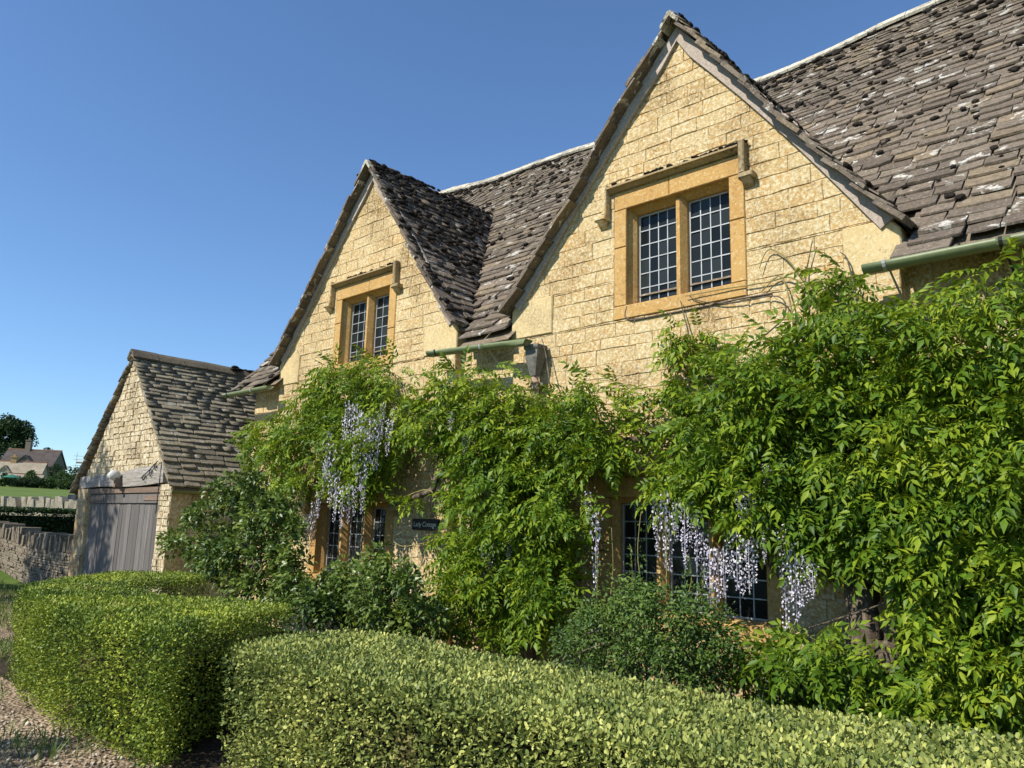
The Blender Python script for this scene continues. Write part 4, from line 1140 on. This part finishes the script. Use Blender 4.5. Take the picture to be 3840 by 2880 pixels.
limb('branch', [ov(1330, 1000, -.3), ov(1240, 900, -.2), ov(1160, 860, -.2)], .025, .015, wist, seed=7)
gs = np.random.default_rng(5)
shoots = [[(1600, 760, -.15), (1690, 690, -.12), (1680, 640, -.06), (1580, 655, -.04), (1510, 650, -.04), (1490, 640, -.05)], [(1760, 640, -.12), (1710, 600, -.06), (1655, 610, -.04), (1560, 625, -.05), (1480, 640, -.06)], [(1735, 700, -.12), (1740, 600, -.05), (1755, 520, -.06)], [(1760, 640, -.1), (1700, 560, -.05), (1660, 540, -.05), (1640, 580, -.06)],
          [(1845, 620, -.15), (1830, 560, -.08), (1815, 545, -.06)], [(1720, 720, -.12), (1690, 600, -.05), (1645, 630, -.04)], [(1500, 770, -.1), (1480, 690, -.06), (1470, 650, -.06)], [(850, 1085, -.4), (930, 1060, -.5), (960, 1150, -.55), (880, 1180, -.5), (850, 1170, -.5)],
          [(1700, 1370, -.7), (1800, 1340, -.75), (1950, 1290, -.85), (2010, 1270, -.8)], [(1400, 870, -.15), (1345, 830, -.1), (1290, 820, -.08)], [(1190, 850, -.2), (1180, 770, -.12), (1170, 730, -.12)], [(1640, 1500, -1.), (1680, 1420, -1.), (1720, 1340, -.9)], [(1770, 1560, -1.), (1800, 1440, -1.), (1860, 1330, -.9)]]
for i, s_ in enumerate(shoots):
    limb('shoot', [ov(*q) for q in s_], .009, .005, wist, M_STEM if i % 2 else M_BARK, 5, .1, 20 + i)

# shrubs in front of the house ------------------------------------------------
def shrub(name, label, poly, nc, Yr, rad, per, L, mat, seed, bias=(0, -.4, .4), droop_dir=(0, -.2, -.25), stems=True):
    g = np.random.default_rng(seed); q = poly_points(poly, nc, g) * K
    C = np.array([onY(a, b, g.uniform(*Yr)) for a, b in q])
    keepz = C[:, 2] > .1; C = C[keepz]; nc = len(C)
    base = C.mean(0); s_ = empty(name, (base[0], base[1], 0)); tag(s_, label, 'shrub')
    R_ = g.uniform(rad[0], rad[1], nc); idx = np.repeat(np.arange(nc), per)
    d = norm(g.normal(size=(len(idx), 3)) + np.array(bias)); P = C[idx] + d * R_[idx][:, None] * g.uniform(.3, 1, (len(idx), 1)) ** .6
    D = norm(d * .7 + np.array(droop_dir) + g.normal(size=d.shape) * .45); Nn = norm(np.array([-.1, -.5, .75]) + d * .4 + g.normal(size=d.shape) * .45)
    Ls = g.uniform(L[0], L[1], len(idx))
    leaf_cloud('foliage', P, D, Nn, Ls, Ls * g.uniform(.42, .58, len(idx)), mat, s_, .14, .16)
    if stems:
        for k in range(9):
            t = C[g.integers(0, nc)]
            limb('stem', [(base[0] + g.uniform(-.3, .3), base[1] + g.uniform(-.1, .1), 0), (base + t) / 2 + g.normal(size=3) * .08 - np.array([0, 0, .1]), t], .018, .007, s_, M_BARK, 5, .1, 90 + k)
    return s_
shrub('glossy_shrub', 'tall dark glossy leaved shrub leaning over in front of the garage corner', [(350, 1165), (400, 1120), (450, 1085), (500, 1040), (560, 1030), (610, 1070), (650, 1140), (640, 1240), (620, 1275), (500, 1275), (430, 1240), (395, 1215)], 120, (-1.9, -1.0), (.11, .23), 105, (.055, .105), M_ROSE, 31)
shrub('glossy_shrub', 'low spreading glossy leaved shrub under the left ground floor window', [(545, 1290), (610, 1255), (690, 1265), (765, 1215), (830, 1205), (875, 1240), (930, 1290), (955, 1345), (945, 1395), (850, 1375), (700, 1345), (600, 1320)], 110, (-2.0, -1.2), (.10, .20), 95, (.05, .09), M_ROSE, 32)
s3 = shrub('small_leaved_shrub', 'dense dark fine leaved bush under the right ground floor window', [(1200, 1385), (1265, 1325), (1335, 1285), (1400, 1268), (1500, 1300), (1560, 1340), (1600, 1420), (1600, 1500), (1420, 1490), (1260, 1440)], 175, (-1.7, -.7), (.06, .22), 105, (.024, .05), M_FINE, 33)
gsh = np.random.default_rng(8)
for (x, y0, y1) in ((1388, 1280, 1105), (1440, 1290, 1120), (1365, 1290, 1180), (1318, 1300, 1140), (1480, 1300, 1200), (1515, 1310, 1230), (1290, 1310, 1190)):
    a = ov(x, y0, -1.1); b = ov(x + gsh.uniform(-8, 8), y1, -1.1); limb('stem', [a, (a + b) / 2 + gsh.normal(size=3) * .02, b], .006, .003, s3, M_STEM, 5, .1, 3)
    n = 46; t = gsh.uniform(0, 1, n); P = a + (b - a) * t[:, None]; d = norm(gsh.normal(size=(n, 3)) + np.array([0, -.2, .3])); Ls = gsh.uniform(.025, .045, n)
    leaf_cloud('foliage', P + d * .02, d, norm(gsh.normal(size=(n, 3)) + np.array([0, -.5, .8])), Ls, Ls * .5, M_FINE, s3)

# box hedges ---------------------------------------------------------------
def hedge(name, label, plan, h, mat, dens, L, seed, sides=None, core_in=.10, rough=.035, z0=0.0, wf=.56, oval=False):
    g = np.random.default_rng(seed); P2 = np.array(plan, float); n = len(P2)
    ar = .5 * np.sum(P2[:, 0] * np.roll(P2[:, 1], -1) - np.roll(P2[:, 0], -1) * P2[:, 1])
    if ar < 0: P2 = P2[::-1]
    cen = P2.mean(0); o = empty(name, (cen[0], cen[1], z0)); tag(o, label, 'hedge')
    E0 = P2; E1 = np.roll(P2, -1, 0); ed = E1 - E0; el = np.linalg.norm(ed, axis=1); en = np.stack([ed[:, 1], -ed[:, 0]], 1) / el[:, None]
    rc = .055
    def edge_dist(q):
        best = np.full(len(q), 9.)
        for i in range(n):
            t = np.clip(((q - E0[i]) @ ed[i]) / el[i] ** 2, 0, 1); best = np.minimum(best, np.linalg.norm(q - (E0[i] + t[:, None] * ed[i]), axis=1))
        return best
    Ps, Ns = [], []
    nt = int(dens * abs(ar)); q = poly_points([tuple(p) for p in P2], nt, g); d = edge_dist(q)
    cut = np.where(d < rc, rc - np.sqrt(np.maximum(0, rc ** 2 - (rc - d) ** 2)), 0)
    z = h - cut + .022 * wavy(q[:, 0] * 2, q[:, 1] * 2, 0, 1.3)
    Ps.append(np.column_stack([q, z])); Ns.append(np.tile([0, 0, 1.], (nt, 1)))
    for i in range(n):
        k = int(dens * .68 * el[i] * h); 
        mid = np.append((E0[i] + E1[i]) / 2, h / 2)
        if (CAM - mid) @ np.append(en[i], 0) < -1.0: k = int(k * .25)
        t = g.uniform(0, 1, k); zz = g.uniform(.02, h, k)
        q = E0[i] + t[:, None] * ed[i]; up = h - zz; ins = np.where(up < rc, rc - np.sqrt(np.maximum(0, rc ** 2 - (rc - up) ** 2)), 0) + .05 * (1 - zz / h)
        q = q - en[i] * (ins + .04 * wavy(q[:, 0] * 2, q[:, 1] * 2, zz * 2.2, 1.4))[:, None]
        Ps.append(np.column_stack([q, zz])); Ns.append(np.tile([en[i, 0], en[i, 1], .25], (k, 1)))
    Pp = np.concatenate(Ps); Nr = norm(np.concatenate(Ns)); m_ = len(Pp)
    tp_ = Nr[:, 2] > .8
    rg_ = np.where(tp_, rough * .5, rough * 1.3) * g.normal(size=m_) - np.where(tp_, .012, .05)
    Pp = Pp + Nr * np.clip(rg_, -.24, .04)[:, None] + np.array([0, 0, z0])
    D = norm(Nr * .75 + g.normal(size=(m_, 3)) * .62 + np.array([0, 0, .25])); Nn = norm(np.where(tp_[:, None], Nr * .9 + np.array([-.1, -.4, .3]), Nr * .2 + np.array([-.1, -.15, .8])) + g.normal(size=(m_, 3)) * .58)
    Ls = g.uniform(L[0], L[1], m_)
    leaf_cloud('foliage', Pp, D, Nn, Ls, Ls * g.uniform(wf - .1, wf + .1, m_), mat, o, .12, .08, .55, oval)
    # stray shoots standing out of the clipped face
    ns = int(m_ / 330); pick = g.integers(0, m_, ns); tip = norm(Nr[pick] * .8 + np.array([0, 0, .55]) + g.normal(size=(ns, 3)) * .3)
    sl_ = g.uniform(.03, .075, ns); k_ = 8; idx = np.repeat(np.arange(ns), k_); tt = np.tile(np.linspace(.1, 1, k_), ns)
    Q = Pp[pick][idx] + tip[idx] * (sl_[idx] * tt)[:, None]; Dq = norm(tip[idx] * .6 + g.normal(size=(len(idx), 3)) * .7); Lq = g.uniform(L[0], L[1], len(idx)) * .9
    leaf_cloud('stray_shoots', Q, Dq, norm(g.normal(size=Dq.shape) * .6 + np.array([0, -.3, .7])), Lq, Lq * wf, mat, o, .12, .08, .55, oval)
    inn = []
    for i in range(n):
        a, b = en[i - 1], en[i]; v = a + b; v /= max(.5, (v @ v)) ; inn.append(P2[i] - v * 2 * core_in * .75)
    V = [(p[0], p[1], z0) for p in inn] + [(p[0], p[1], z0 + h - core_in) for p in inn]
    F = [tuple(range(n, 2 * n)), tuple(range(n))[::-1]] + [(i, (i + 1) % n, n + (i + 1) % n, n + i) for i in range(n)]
    mobj('light_block_core', V, F, M_CORE, o)  # solid dark block added inside to stop light passing between the leaves
    return o
hedge('box_hedge', 'clipped pale green box hedge nearest the camera along the lane', [(-4.72, -4.47), (-3.6, -4.52), (-2.2, -4.42), (-.9, -4.35), (.9, -4.3), (.9, -3.15), (-.7, -3.2), (-2.0, -3.42), (-3.3, -3.38), (-4.95, -3.42)], .90, M_BOX_N, 13500, (.016, .030), 51, rough=.068, core_in=.26, oval=True)
hedge('box_hedge', 'clipped box hedge curving round the garden corner towards the garage', [(-5.45, -4.50), (-5.7, -4.3), (-6.45, -2.95), (-7.0, -3.1), (-7.9, -3.42), (-8.8, -3.55), (-9.6, -3.15), (-10.2, -1.9), (-11.2, -1.9), (-11.35, -2.75), (-10.4, -3.75), (-9.45, -4.35), (-8.05, -4.58), (-6.5, -4.64)], .90, M_BOX_F, 9500, (.019, .034), 52, rough=.068, core_in=.26)

# ------------------------------------------------------------------ things by the lane on the left
def wall_run(name, label, p0, p1, h, th, zbase, course, wst, cope_h, seed, limit, cope_w, mat=M_DRY):
    R = random.Random(seed); p0 = np.array(p0, float); p1 = np.array(p1, float); d = p1 - p0; L = np.linalg.norm(d); d /= L; nrm = np.array([d[1], -d[0]])
    if nrm @ (CAM[:2] - (p0 + p1) / 2) < 0: nrm = -nrm
    w = empty(name, ((p0[0] + p1[0]) / 2, (p0[1] + p1[1]) / 2, zbase((p0[0] + p1[0]) / 2))); tag(w, label, 'wall')
    def add(nm, s0, s1, za, zb, f0, b0, lean=0.0, joined=None):
        V = []
        for (s_, z, off) in ((s0, za, 0), (s1, za, 0), (s1, zb, 1), (s0, zb, 1)):
            for k, y in enumerate((f0, b0)):
                c = p0 + d * (s_ + lean * off * (zb - za) + R.uniform(-.008, .008)) + nrm * (y + R.uniform(-.012, .012)); V.append((c[0], c[1], z + zbase(c[0]) + R.uniform(-.008, .008)))
        F = [(0, 2, 4, 6), (1, 7, 5, 3), (0, 1, 3, 2), (2, 3, 5, 4), (4, 5, 7, 6), (6, 7, 1, 0)]
        if joined is not None: joined.add(V, F)
        else: mobj(nm, V, F, mat, w)
    z = -.05; rest = MB(); cnt = 0
    while z < h:
        ch = R.uniform(*course); s_ = 0
        while s_ < L:
            ww = R.uniform(*wst); cnt += 1
            add('stone', s_, min(s_ + ww - .012, L), z, min(z + ch - .010, h), th / 2 + R.uniform(-.02, .02), 0, 0, None if cnt <= limit else rest); s_ += ww
        z += ch
    if rest.V: rest.build('stonework', mat, w, kind='stuff')
    a = MB(); a.V = []; q0, q1 = p0 + nrm * (th / 2 - .04), p1 + nrm * (th / 2 - .04); r0, r1 = p0 - nrm * th / 2, p1 - nrm * th / 2
    zz0, zz1 = zbase(p0[0]), zbase(p1[0])
    a.add([(q0[0], q0[1], zz0 - .2), (q1[0], q1[1], zz1 - .2), (r1[0], r1[1], zz1 - .2), (r0[0], r0[1], zz0 - .2), (q0[0], q0[1], zz0 + h - .01), (q1[0], q1[1], zz1 + h - .01), (r1[0], r1[1], zz1 + h - .01), (r0[0], r0[1], zz0 + h - .01)],
          [(0, 1, 5, 4), (1, 2, 6, 5), (2, 3, 7, 6), (3, 0, 4, 7), (4, 5, 6, 7)]).build('rubble_core', M_CORE, w)
    s_ = 0
    while s_ < L:
        ww = R.uniform(*cope_w); hh = cope_h * R.uniform(.55, 1.15)
        add('cope_stone', s_, s_ + ww * .86, h, h + hh, th / 2 + R.uniform(-.03, .05), -th / 2, R.uniform(-.25, .12)); s_ += ww + (R.uniform(.05, .3) if R.random() < .12 else 0)
    return w
wall_run('dry_stone_wall', 'dry stone wall with upright cope stones adjoining the garage corner', (-18.32, -.78), (-25.5, -.6), .88, .46, lambda x: 0.0 if x > -21 else gz(x) * .6, (.045, .085), (.18, .5), .34, 71, 230, (.07, .15))
wall_run('field_wall', 'pale dry stone wall along the foot of the meadow beyond the dark hedge', (-39.0, -4.0), (-26.5, 8.5), .95, .5, lambda x: .95, (.10, .16), (.2, .5), .40, 72, 0, (.12, .22), stone_mat('pale_cope_stone', (.36, .30, .21), (.48, .42, .31), (.62, .58, .47), (.16, .13, .09)))
hedge('field_hedge', 'dark clipped hedge behind the dry stone wall left of the garage', [(-29.0, -9.0), (-26.4, -9.0), (-26.4, 4.5), (-29.0, 4.5)], 1.42, M_TREE, 1500, (.06, .10), 53, z0=.35, core_in=.16, rough=.05)

# far field, houses and trees on the rise --------------------------------------
M_FROOF_D = simple('dark_tile_roof', (.085, .072, .064), .9, .1, var=.25, scale=.8)
M_FROOF_L = simple('far_stone_roof', (.30, .255, .185), .9, .1, var=.2, scale=.8)
M_FWALL = simple('far_stone_wall', (.42, .35, .23), .9, .1, var=.15, scale=.8)
M_FWALL_D = simple('far_dark_wall', (.17, .15, .115), .9, .1, var=.15, scale=.8)
M_FTRIM = simple('ridge_tile_red', (.30, .16, .11), .9, .1)
def frame_at(px, py, dist):
    o = at(px, py, dist); f = np.array([o[0] - CAM[0], o[1] - CAM[1]]); f /= np.linalg.norm(f); r = np.array([f[1], -f[0]]); return o, r, f
def far_house(name, label, px, py, dist, rot, wdt, dep, eave, ridge, mwall, mroof, chim, wins, gab=None, dorm=None):
    o, r, f = frame_at(px, py, dist); c, s_ = math.cos(rot), math.sin(rot)
    ex = r * c + f * s_; ey = -r * s_ + f * c
    T = lambda x, y, z: (o[0] + ex[0] * x + ey[0] * y, o[1] + ex[1] * x + ey[1] * y, o[2] + z)
    h = empty(name, tuple(o)); tag(h, label, 'house')
    def part(nm, mb, mat, parent=h): mb.V = [T(*v) for v in mb.V]; return mb.build(nm, mat, parent)
    b = MB(); b.box(-wdt / 2, wdt / 2, 0, dep, -3, eave); b.prism_x([(0, eave), (dep, eave), (dep / 2, ridge)], -wdt / 2, wdt / 2); part('wall', b, mwall)
    rf = MB(); hz = ridge - eave
    for sgn in (0, 1):
        y0, y1 = (-.3, dep / 2) if sgn == 0 else (dep + .3, dep / 2)
        z0 = eave - .3 * hz / (dep / 2)
        rf.add([(-wdt / 2 - .3, y0, z0), (wdt / 2 + .3, y0, z0), (wdt / 2 + .3, y1, ridge), (-wdt / 2 - .3, y1, ridge), (-wdt / 2 - .3, y0, z0 + .22), (wdt / 2 + .3, y0, z0 + .22), (wdt / 2 + .3, y1, ridge + .22), (-wdt / 2 - .3, y1, ridge + .22)],
               [(4, 5, 6, 7), (0, 3, 2, 1), (0, 1, 5, 4), (1, 2, 6, 5), (3, 0, 4, 7)])
    roof_ = part('roof', rf, mroof)
    k = MB().box(-wdt / 2 - .3, wdt / 2 + .3, dep / 2 - .18, dep / 2 + .18, ridge + .1, ridge + .34); part('ridge', k, M_FTRIM, roof_)
    for (x, w_, ht, mt) in chim:
        k = MB().box(x - w_ / 2, x + w_ / 2, dep / 2 - .5, dep / 2 + .5, ridge - 1.2, ridge + ht); k.box(x - w_ / 2 - .12, x + w_ / 2 + .12, dep / 2 - .62, dep / 2 + .62, ridge + ht, ridge + ht + .2); k.box(x - .22, x + .22, dep / 2 - .2, dep / 2 + .2, ridge + ht + .2, ridge + ht + .7)
        part('chimney', k, mt, roof_)
    for (x, z, w_, hh) in wins:
        k = MB().box(x - w_ / 2, x + w_ / 2, -.08, .02, z, z + hh); wd = part('window', k, M_LAMP)
        for q in (-1, 1): k = MB().box(x + q * w_ * .25 - w_ * .2, x + q * w_ * .25 + w_ * .2, -.11, -.085, z + .12, z + hh - .12); part('pane', k, M_GLASS, wd)
    if gab:
        x, w_, top, out = gab; k = MB(); k.box(x - w_ / 2, x + w_ / 2, -out, dep * .3, -3, eave); k.prism_y([(x - w_ / 2, eave), (x + w_ / 2, eave), (x, top)], -out, dep * .45); part('cross_gable', k, mwall)
        k = MB()
        for q in (-1, 1): k.add([(x + q * (w_ / 2 + .3), -out - .3, eave - .3), (x, -out - .3, top), (x, dep * .5, top), (x + q * (w_ / 2 + .3), dep * .5, eave - .3), (x + q * (w_ / 2 + .3), -out - .3, eave), (x, -out - .3, top + .3), (x, dep * .5, top + .3), (x + q * (w_ / 2 + .3), dep * .5, eave)], [(4, 5, 6, 7), (0, 1, 5, 4), (0, 3, 2, 1), (0, 4, 7, 3)])
        part('gable_roof', k, mroof, roof_)
    if dorm:
        x, w_, z0, z1, top = dorm; k = MB(); k.box(x - w_ / 2, x + w_ / 2, -.25, dep * .35, z0, z1); k.prism_y([(x - w_ / 2, z1), (x + w_ / 2, z1), (x, top)], -.25, dep * .4); dm = part('dormer', k, mwall)
        k = MB()
        for q in (-1, 1): k.add([(x + q * (w_ / 2 + .25), -.45, z1 - .25), (x, -.45, top), (x, dep * .42, top), (x + q * (w_ / 2 + .25), dep * .42, z1 - .25), (x + q * (w_ / 2 + .25), -.45, z1), (x, -.45, top + .25), (x, dep * .42, top + .25), (x + q * (w_ / 2 + .25), dep * .42, z1)], [(4, 5, 6, 7), (0, 1, 5, 4), (0, 3, 2, 1)])
        part('dormer_roof', k, mroof, dm)
        k = MB().box(x - w_ * .27, x + w_ * .27, -.33, -.26, z0 + .5, z1 - .1); wd = part('window', k, M_LAMP, dm)
far_house('far_house', 'distant dark roofed house with tall chimney on the rise', 85, 1812, 215, -.42, 11.5, 8.0, 4.2, 8.0, M_FWALL_D, M_FROOF_D, [(-1.6, 1.2, 2.3, M_FWALL_D)], [(3, 1.0, 1.4, 1.4)], (-.2, 5., 6.3, .4))
far_house('far_cottage', 'distant low pale stone cottage with dormer in front of the dark roofed house', 42, 1812, 196, -.30, 10.5, 5.6, 1.9, 4.6, M_FWALL, M_FROOF_L, [(-.9, 1.1, 1.0, simple('far_chimney_stone', (.40, .27, .13), .9, .1))], [(-2.3, .1, 1.2, 1.3)], None, (-1.6, 2.2, -.2, 2.3, 3.5))
far_house('far_outhouse', 'distant long low stone outhouse beside the pale cottage', 92, 1812, 190, -.1, 5.8, 3.0, 1.15, 1.75, M_FWALL, M_FROOF_L, [], [])
o, r, f = frame_at(38, 1822, 165)
um = empty('garden_parasol', tuple(o)); tag(um, 'distant open green garden parasol in front of the pale cottage', 'parasol')
V = [(o[0], o[1], o[2] + 2.1)] + [(o[0] + 1.55 * math.cos(a), o[1] + 1.55 * math.sin(a), o[2] + 1.45) for a in np.linspace(0, 2 * math.pi, 9)[:-1]]
mobj('canopy', V, [(0, i, i % 8 + 1) for i in range(1, 9)], simple('green_canvas', (.03, .15, .11), .8, .2), um)
MB().tube([o - np.array([0, 0, 1.]), o + np.array([0, 0, 2.1])], .05, 6).build('pole', M_BLACK, um)

def tree(name, label, base, trunk_h, crown_c, crown_r, nc, per, L, mat, seed, group=None, trunk_r=.3, branches=7):
    g = np.random.default_rng(seed); t = empty(name, tuple(base)); tag(t, label, 'tree', group)
    base = np.array(base, float); cc = base + np.array(crown_c); limb('trunk', [base - np.array([0, 0, .5]), base + np.array([.05, .03, trunk_h * .5]), base + np.array([0, .1, trunk_h]), cc], trunk_r, trunk_r * .3, t, M_BARK, 8, .08, seed)
    d = norm(g.normal(size=(nc, 3))); C = cc + d * np.array(crown_r) * g.uniform(.25, 1., (nc, 1)) ** .5
    for k in range(branches):
        q = C[g.integers(0, nc)]; s0 = base + np.array([0, .05, trunk_h * g.uniform(.7, 1.1)]); limb('limb', [s0, (s0 + q) / 2 + g.normal(size=3) * .2, q], trunk_r * .35, trunk_r * .1, t, M_BARK, 6, .08, seed + k)
    R_ = g.uniform(.18, .34, nc) * np.mean(crown_r); idx = np.repeat(np.arange(nc), per)
    dd = norm(g.normal(size=(len(idx), 3)) + np.array([0, 0, .2])); P = C[idx] + dd * R_[idx][:, None] * g.uniform(.3, 1, (len(idx), 1)) ** .6
    Ls = g.uniform(L[0], L[1], len(idx))
    leaf_cloud('crown', P, norm(dd + g.normal(size=dd.shape) * .6), norm(g.normal(size=dd.shape) * .7 + np.array([0, 0, .8])), Ls, Ls * .6, mat, t)
    return t
def ft(px, py, dist):
    o = at(px, py, dist); return (o[0], o[1], gz(o[0]))
grp = 'trees round the distant houses'
b = ft(20, 1800, 240); tree('broadleaf_tree', 'large dark round crowned tree behind the distant chimney', b, 5, (0, 0, 10.5), (5.2, 5.2, 5.5), 90, 130, (.4, .8), M_TREE, 101, grp)
b = ft(-25, 1800, 225); tree('broadleaf_tree', 'dark tree at the left edge beside the distant house', b, 4, (0, 0, 6.), (3.6, 3.6, 4.2), 36, 80, (.3, .55), M_TREE, 102, grp)
b = ft(172, 1800, 228); tree('broadleaf_tree', 'dark narrow tree at the right end of the distant roof', b, 2, (0, 0, 4.5), (2.0, 2.0, 4.2), 30, 80, (.3, .5), M_TREE, 103, grp)
grp2 = 'bushes along the top of the meadow'
for i, (px, py, dist, hh, ww, mt, lab) in enumerate((
        (200, 1815, 210, 5.2, 3.6, M_TREE, 'dark bushy tree right of the distant roof'), (232, 1818, 205, 3.6, 3.2, M_FARBUSH, 'mid green bush between the dark bushy tree and the scaffolding'), (262, 1820, 200, 4.4, 3.2, M_FARBUSH, 'light green bush beside the distant scaffolding'), (292, 1820, 200, 4.8, 3.4, M_FARBUSH, 'tall green bush just left of the garage roof'),
        (60, 1826, 172, 1.9, 3.2, M_TREE, 'dark hedge bush below the distant parasol'), (100, 1828, 172, 2.0, 3.4, M_TREE, 'dark hedge bush below the distant outhouse'), (140, 1828, 172, 2.1, 3.4, M_TREE, 'dark hedge bush right of the outhouse'), (185, 1830, 172, 1.8, 3.4, M_FARBUSH, 'green hedge bush in the middle of the meadow edge'), (230, 1831, 172, 1.7, 3.4, M_FARBUSH, 'green hedge bush at the right of the meadow edge'), (272, 1832, 172, 1.9, 3.2, M_TREE, 'dark hedge bush nearest the garage on the meadow edge'), (15, 1826, 168, 2.2, 2.2, M_FARBUSH, 'pale green bush at the left end of the meadow edge'), (118, 1812, 185, 3.0, 2.4, M_FARBUSH, 'light shrub in front of the outhouse wall'))):
    b = ft(px, py, dist); tree('bush', lab, b, .6, (0, 0, hh * .5), (ww * .5, ww * .5, hh * .5), 22, 70, (.22, .42), mt, 110 + i, grp2, .12, 3)
# scaffolding far off
o, r, f = frame_at(297, 1815, 205); sf = empty('scaffolding', tuple(o)); tag(sf, 'distant scaffolding poles rising beside the garage roof', 'scaffolding')
for k in range(3):
    for dp in (0, 1.5):
        c = o[:2] + r * (-1.2 + k * 1.6) + f * dp; MB().tube([(c[0], c[1], o[2] - 2), (c[0], c[1], o[2] + 7.2 - .4 * k)], .05, 5).build('pole', M_LAMP, sf)
for z in (2.6, 4.2, 5.6, 6.4):
    a = o[:2] - r * 1.9; b = o[:2] + r * 2.6; MB().tube([(a[0], a[1], o[2] + z), (b[0], b[1], o[2] + z)], .05, 5).build('ledger', M_LAMP, sf)
a = o[:2] - r * 1.2 + f * .7; b = o[:2] + r * 2.2 + f * .7
MB().tube([(a[0], a[1], o[2] + 5.05), (b[0], b[1], o[2] + 5.05)], .3, 4).build('platform', M_LAMP, sf)

# trees on the other side of the lane (out of the frame) whose shade falls on the lane and the garage
grp3 = 'trees across the lane'
tree('lane_tree', 'tall tree across the lane whose shade falls on the garage doors', (-19.25, -7.6, 0), 4.0, (0, 0, 7.3), (.95, 1.3, 3.0), 34, 90, (.10, .20), M_TREE, 201, grp3, .22)
tree('lane_tree', 'slender tree across the lane whose shade falls on the dry stone wall', (-21.9, -7.3, 0), 3.5, (0, 0, 7.0), (1.5, 1.3, 2.4), 40, 100, (.10, .20), M_TREE, 203, grp3, .2)
tree('lane_tree', 'spreading tree across the lane whose shade falls on the gravel', (-8.5, -13.9, 0), 3.5, (0, 0, 7.2), (2.2, 1.0, 1.5), 60, 120, (.10, .20), M_TREE, 202, grp3, .25)

# gravel, grass and weeds -------------------------------------------------
gp = np.random.default_rng(17); N = 7000
X = gp.uniform(-13, -4.9, N); Y = gp.uniform(-6.6, -3.2, N); kp = (Y < -4.45 - .12 * np.maximum(0, -6 - X) + .55 * np.maximum(0, -9.2 - X)); X, Y = X[kp], Y[kp]; N = len(X)
octv = np.array([(1, 0, 0), (-1, 0, 0), (0, 1, 0), (0, -1, 0), (0, 0, .7), (0, 0, -.7)], float); octf = np.array([(0, 2, 4), (2, 1, 4), (1, 3, 4), (3, 0, 4), (2, 0, 5), (1, 2, 5), (3, 1, 5), (0, 3, 5)])
r = gp.uniform(.008, .022, N) * (1 + (gp.random(N) < .05) * .9); an = gp.uniform(0, 6.28, N); vv = octv[None] * gp.uniform(.55, 1.3, (N, 6, 1)) * r[:, None, None]
ca, sa = np.cos(an), np.sin(an); vx = vv[:, :, 0] * ca[:, None] - vv[:, :, 1] * sa[:, None]; vy = vv[:, :, 0] * sa[:, None] + vv[:, :, 1] * ca[:, None]
W = np.stack([vx + X[:, None], vy + Y[:, None], vv[:, :, 2] + .003], -1).reshape(-1, 3)
tp = NT('pebble'); M_PEB = tp.fin(tp.ramp(tp.rnd(), [(0, (.26, .195, .125)), (.6, (.44, .36, .26)), (1, (.58, .51, .40))]), .9, .15)
tag(mobj('gravel', W, (octf[None] + (np.arange(N) * 6)[:, None, None]).reshape(-1, 3), M_PEB), 'loose pale limestone gravel on the lane', 'gravel', kind='stuff')
def grass(name, label, X, Y, L, seed):
    g = np.random.default_rng(seed); n = len(X); P = np.column_stack([X, Y, [gz(x) - .005 for x in X]]); D = norm(g.normal(size=(n, 3)) * np.array([.35, .35, .1]) + np.array([0, 0, 1.]))
    Ls = g.uniform(L[0], L[1], n); o = leaf_cloud(name, P, D, norm(g.normal(size=(n, 3)) * np.array([1, 1, .2])), Ls, Ls * .07 + .003, M_GRASS, None, .1, .3); tag(o, label, 'grass', kind='stuff')
gq = np.random.default_rng(23)
X = np.concatenate([gq.uniform(-22, -11.5, 9000), gq.normal(-11.3, .5, 900), gq.normal(-9.2, .35, 350), gq.normal(-6.6, .3, 200)])
Y = np.concatenate([gq.uniform(-3.4, -1.35, 9000), gq.normal(-3.9, .25, 900), gq.normal(-4.75, .12, 350), gq.normal(-4.95, .15, 200)])
grass('verge_grass', 'rough grass and weeds along the lane edge and the dry stone wall', X, Y, (.04, .16), 24)
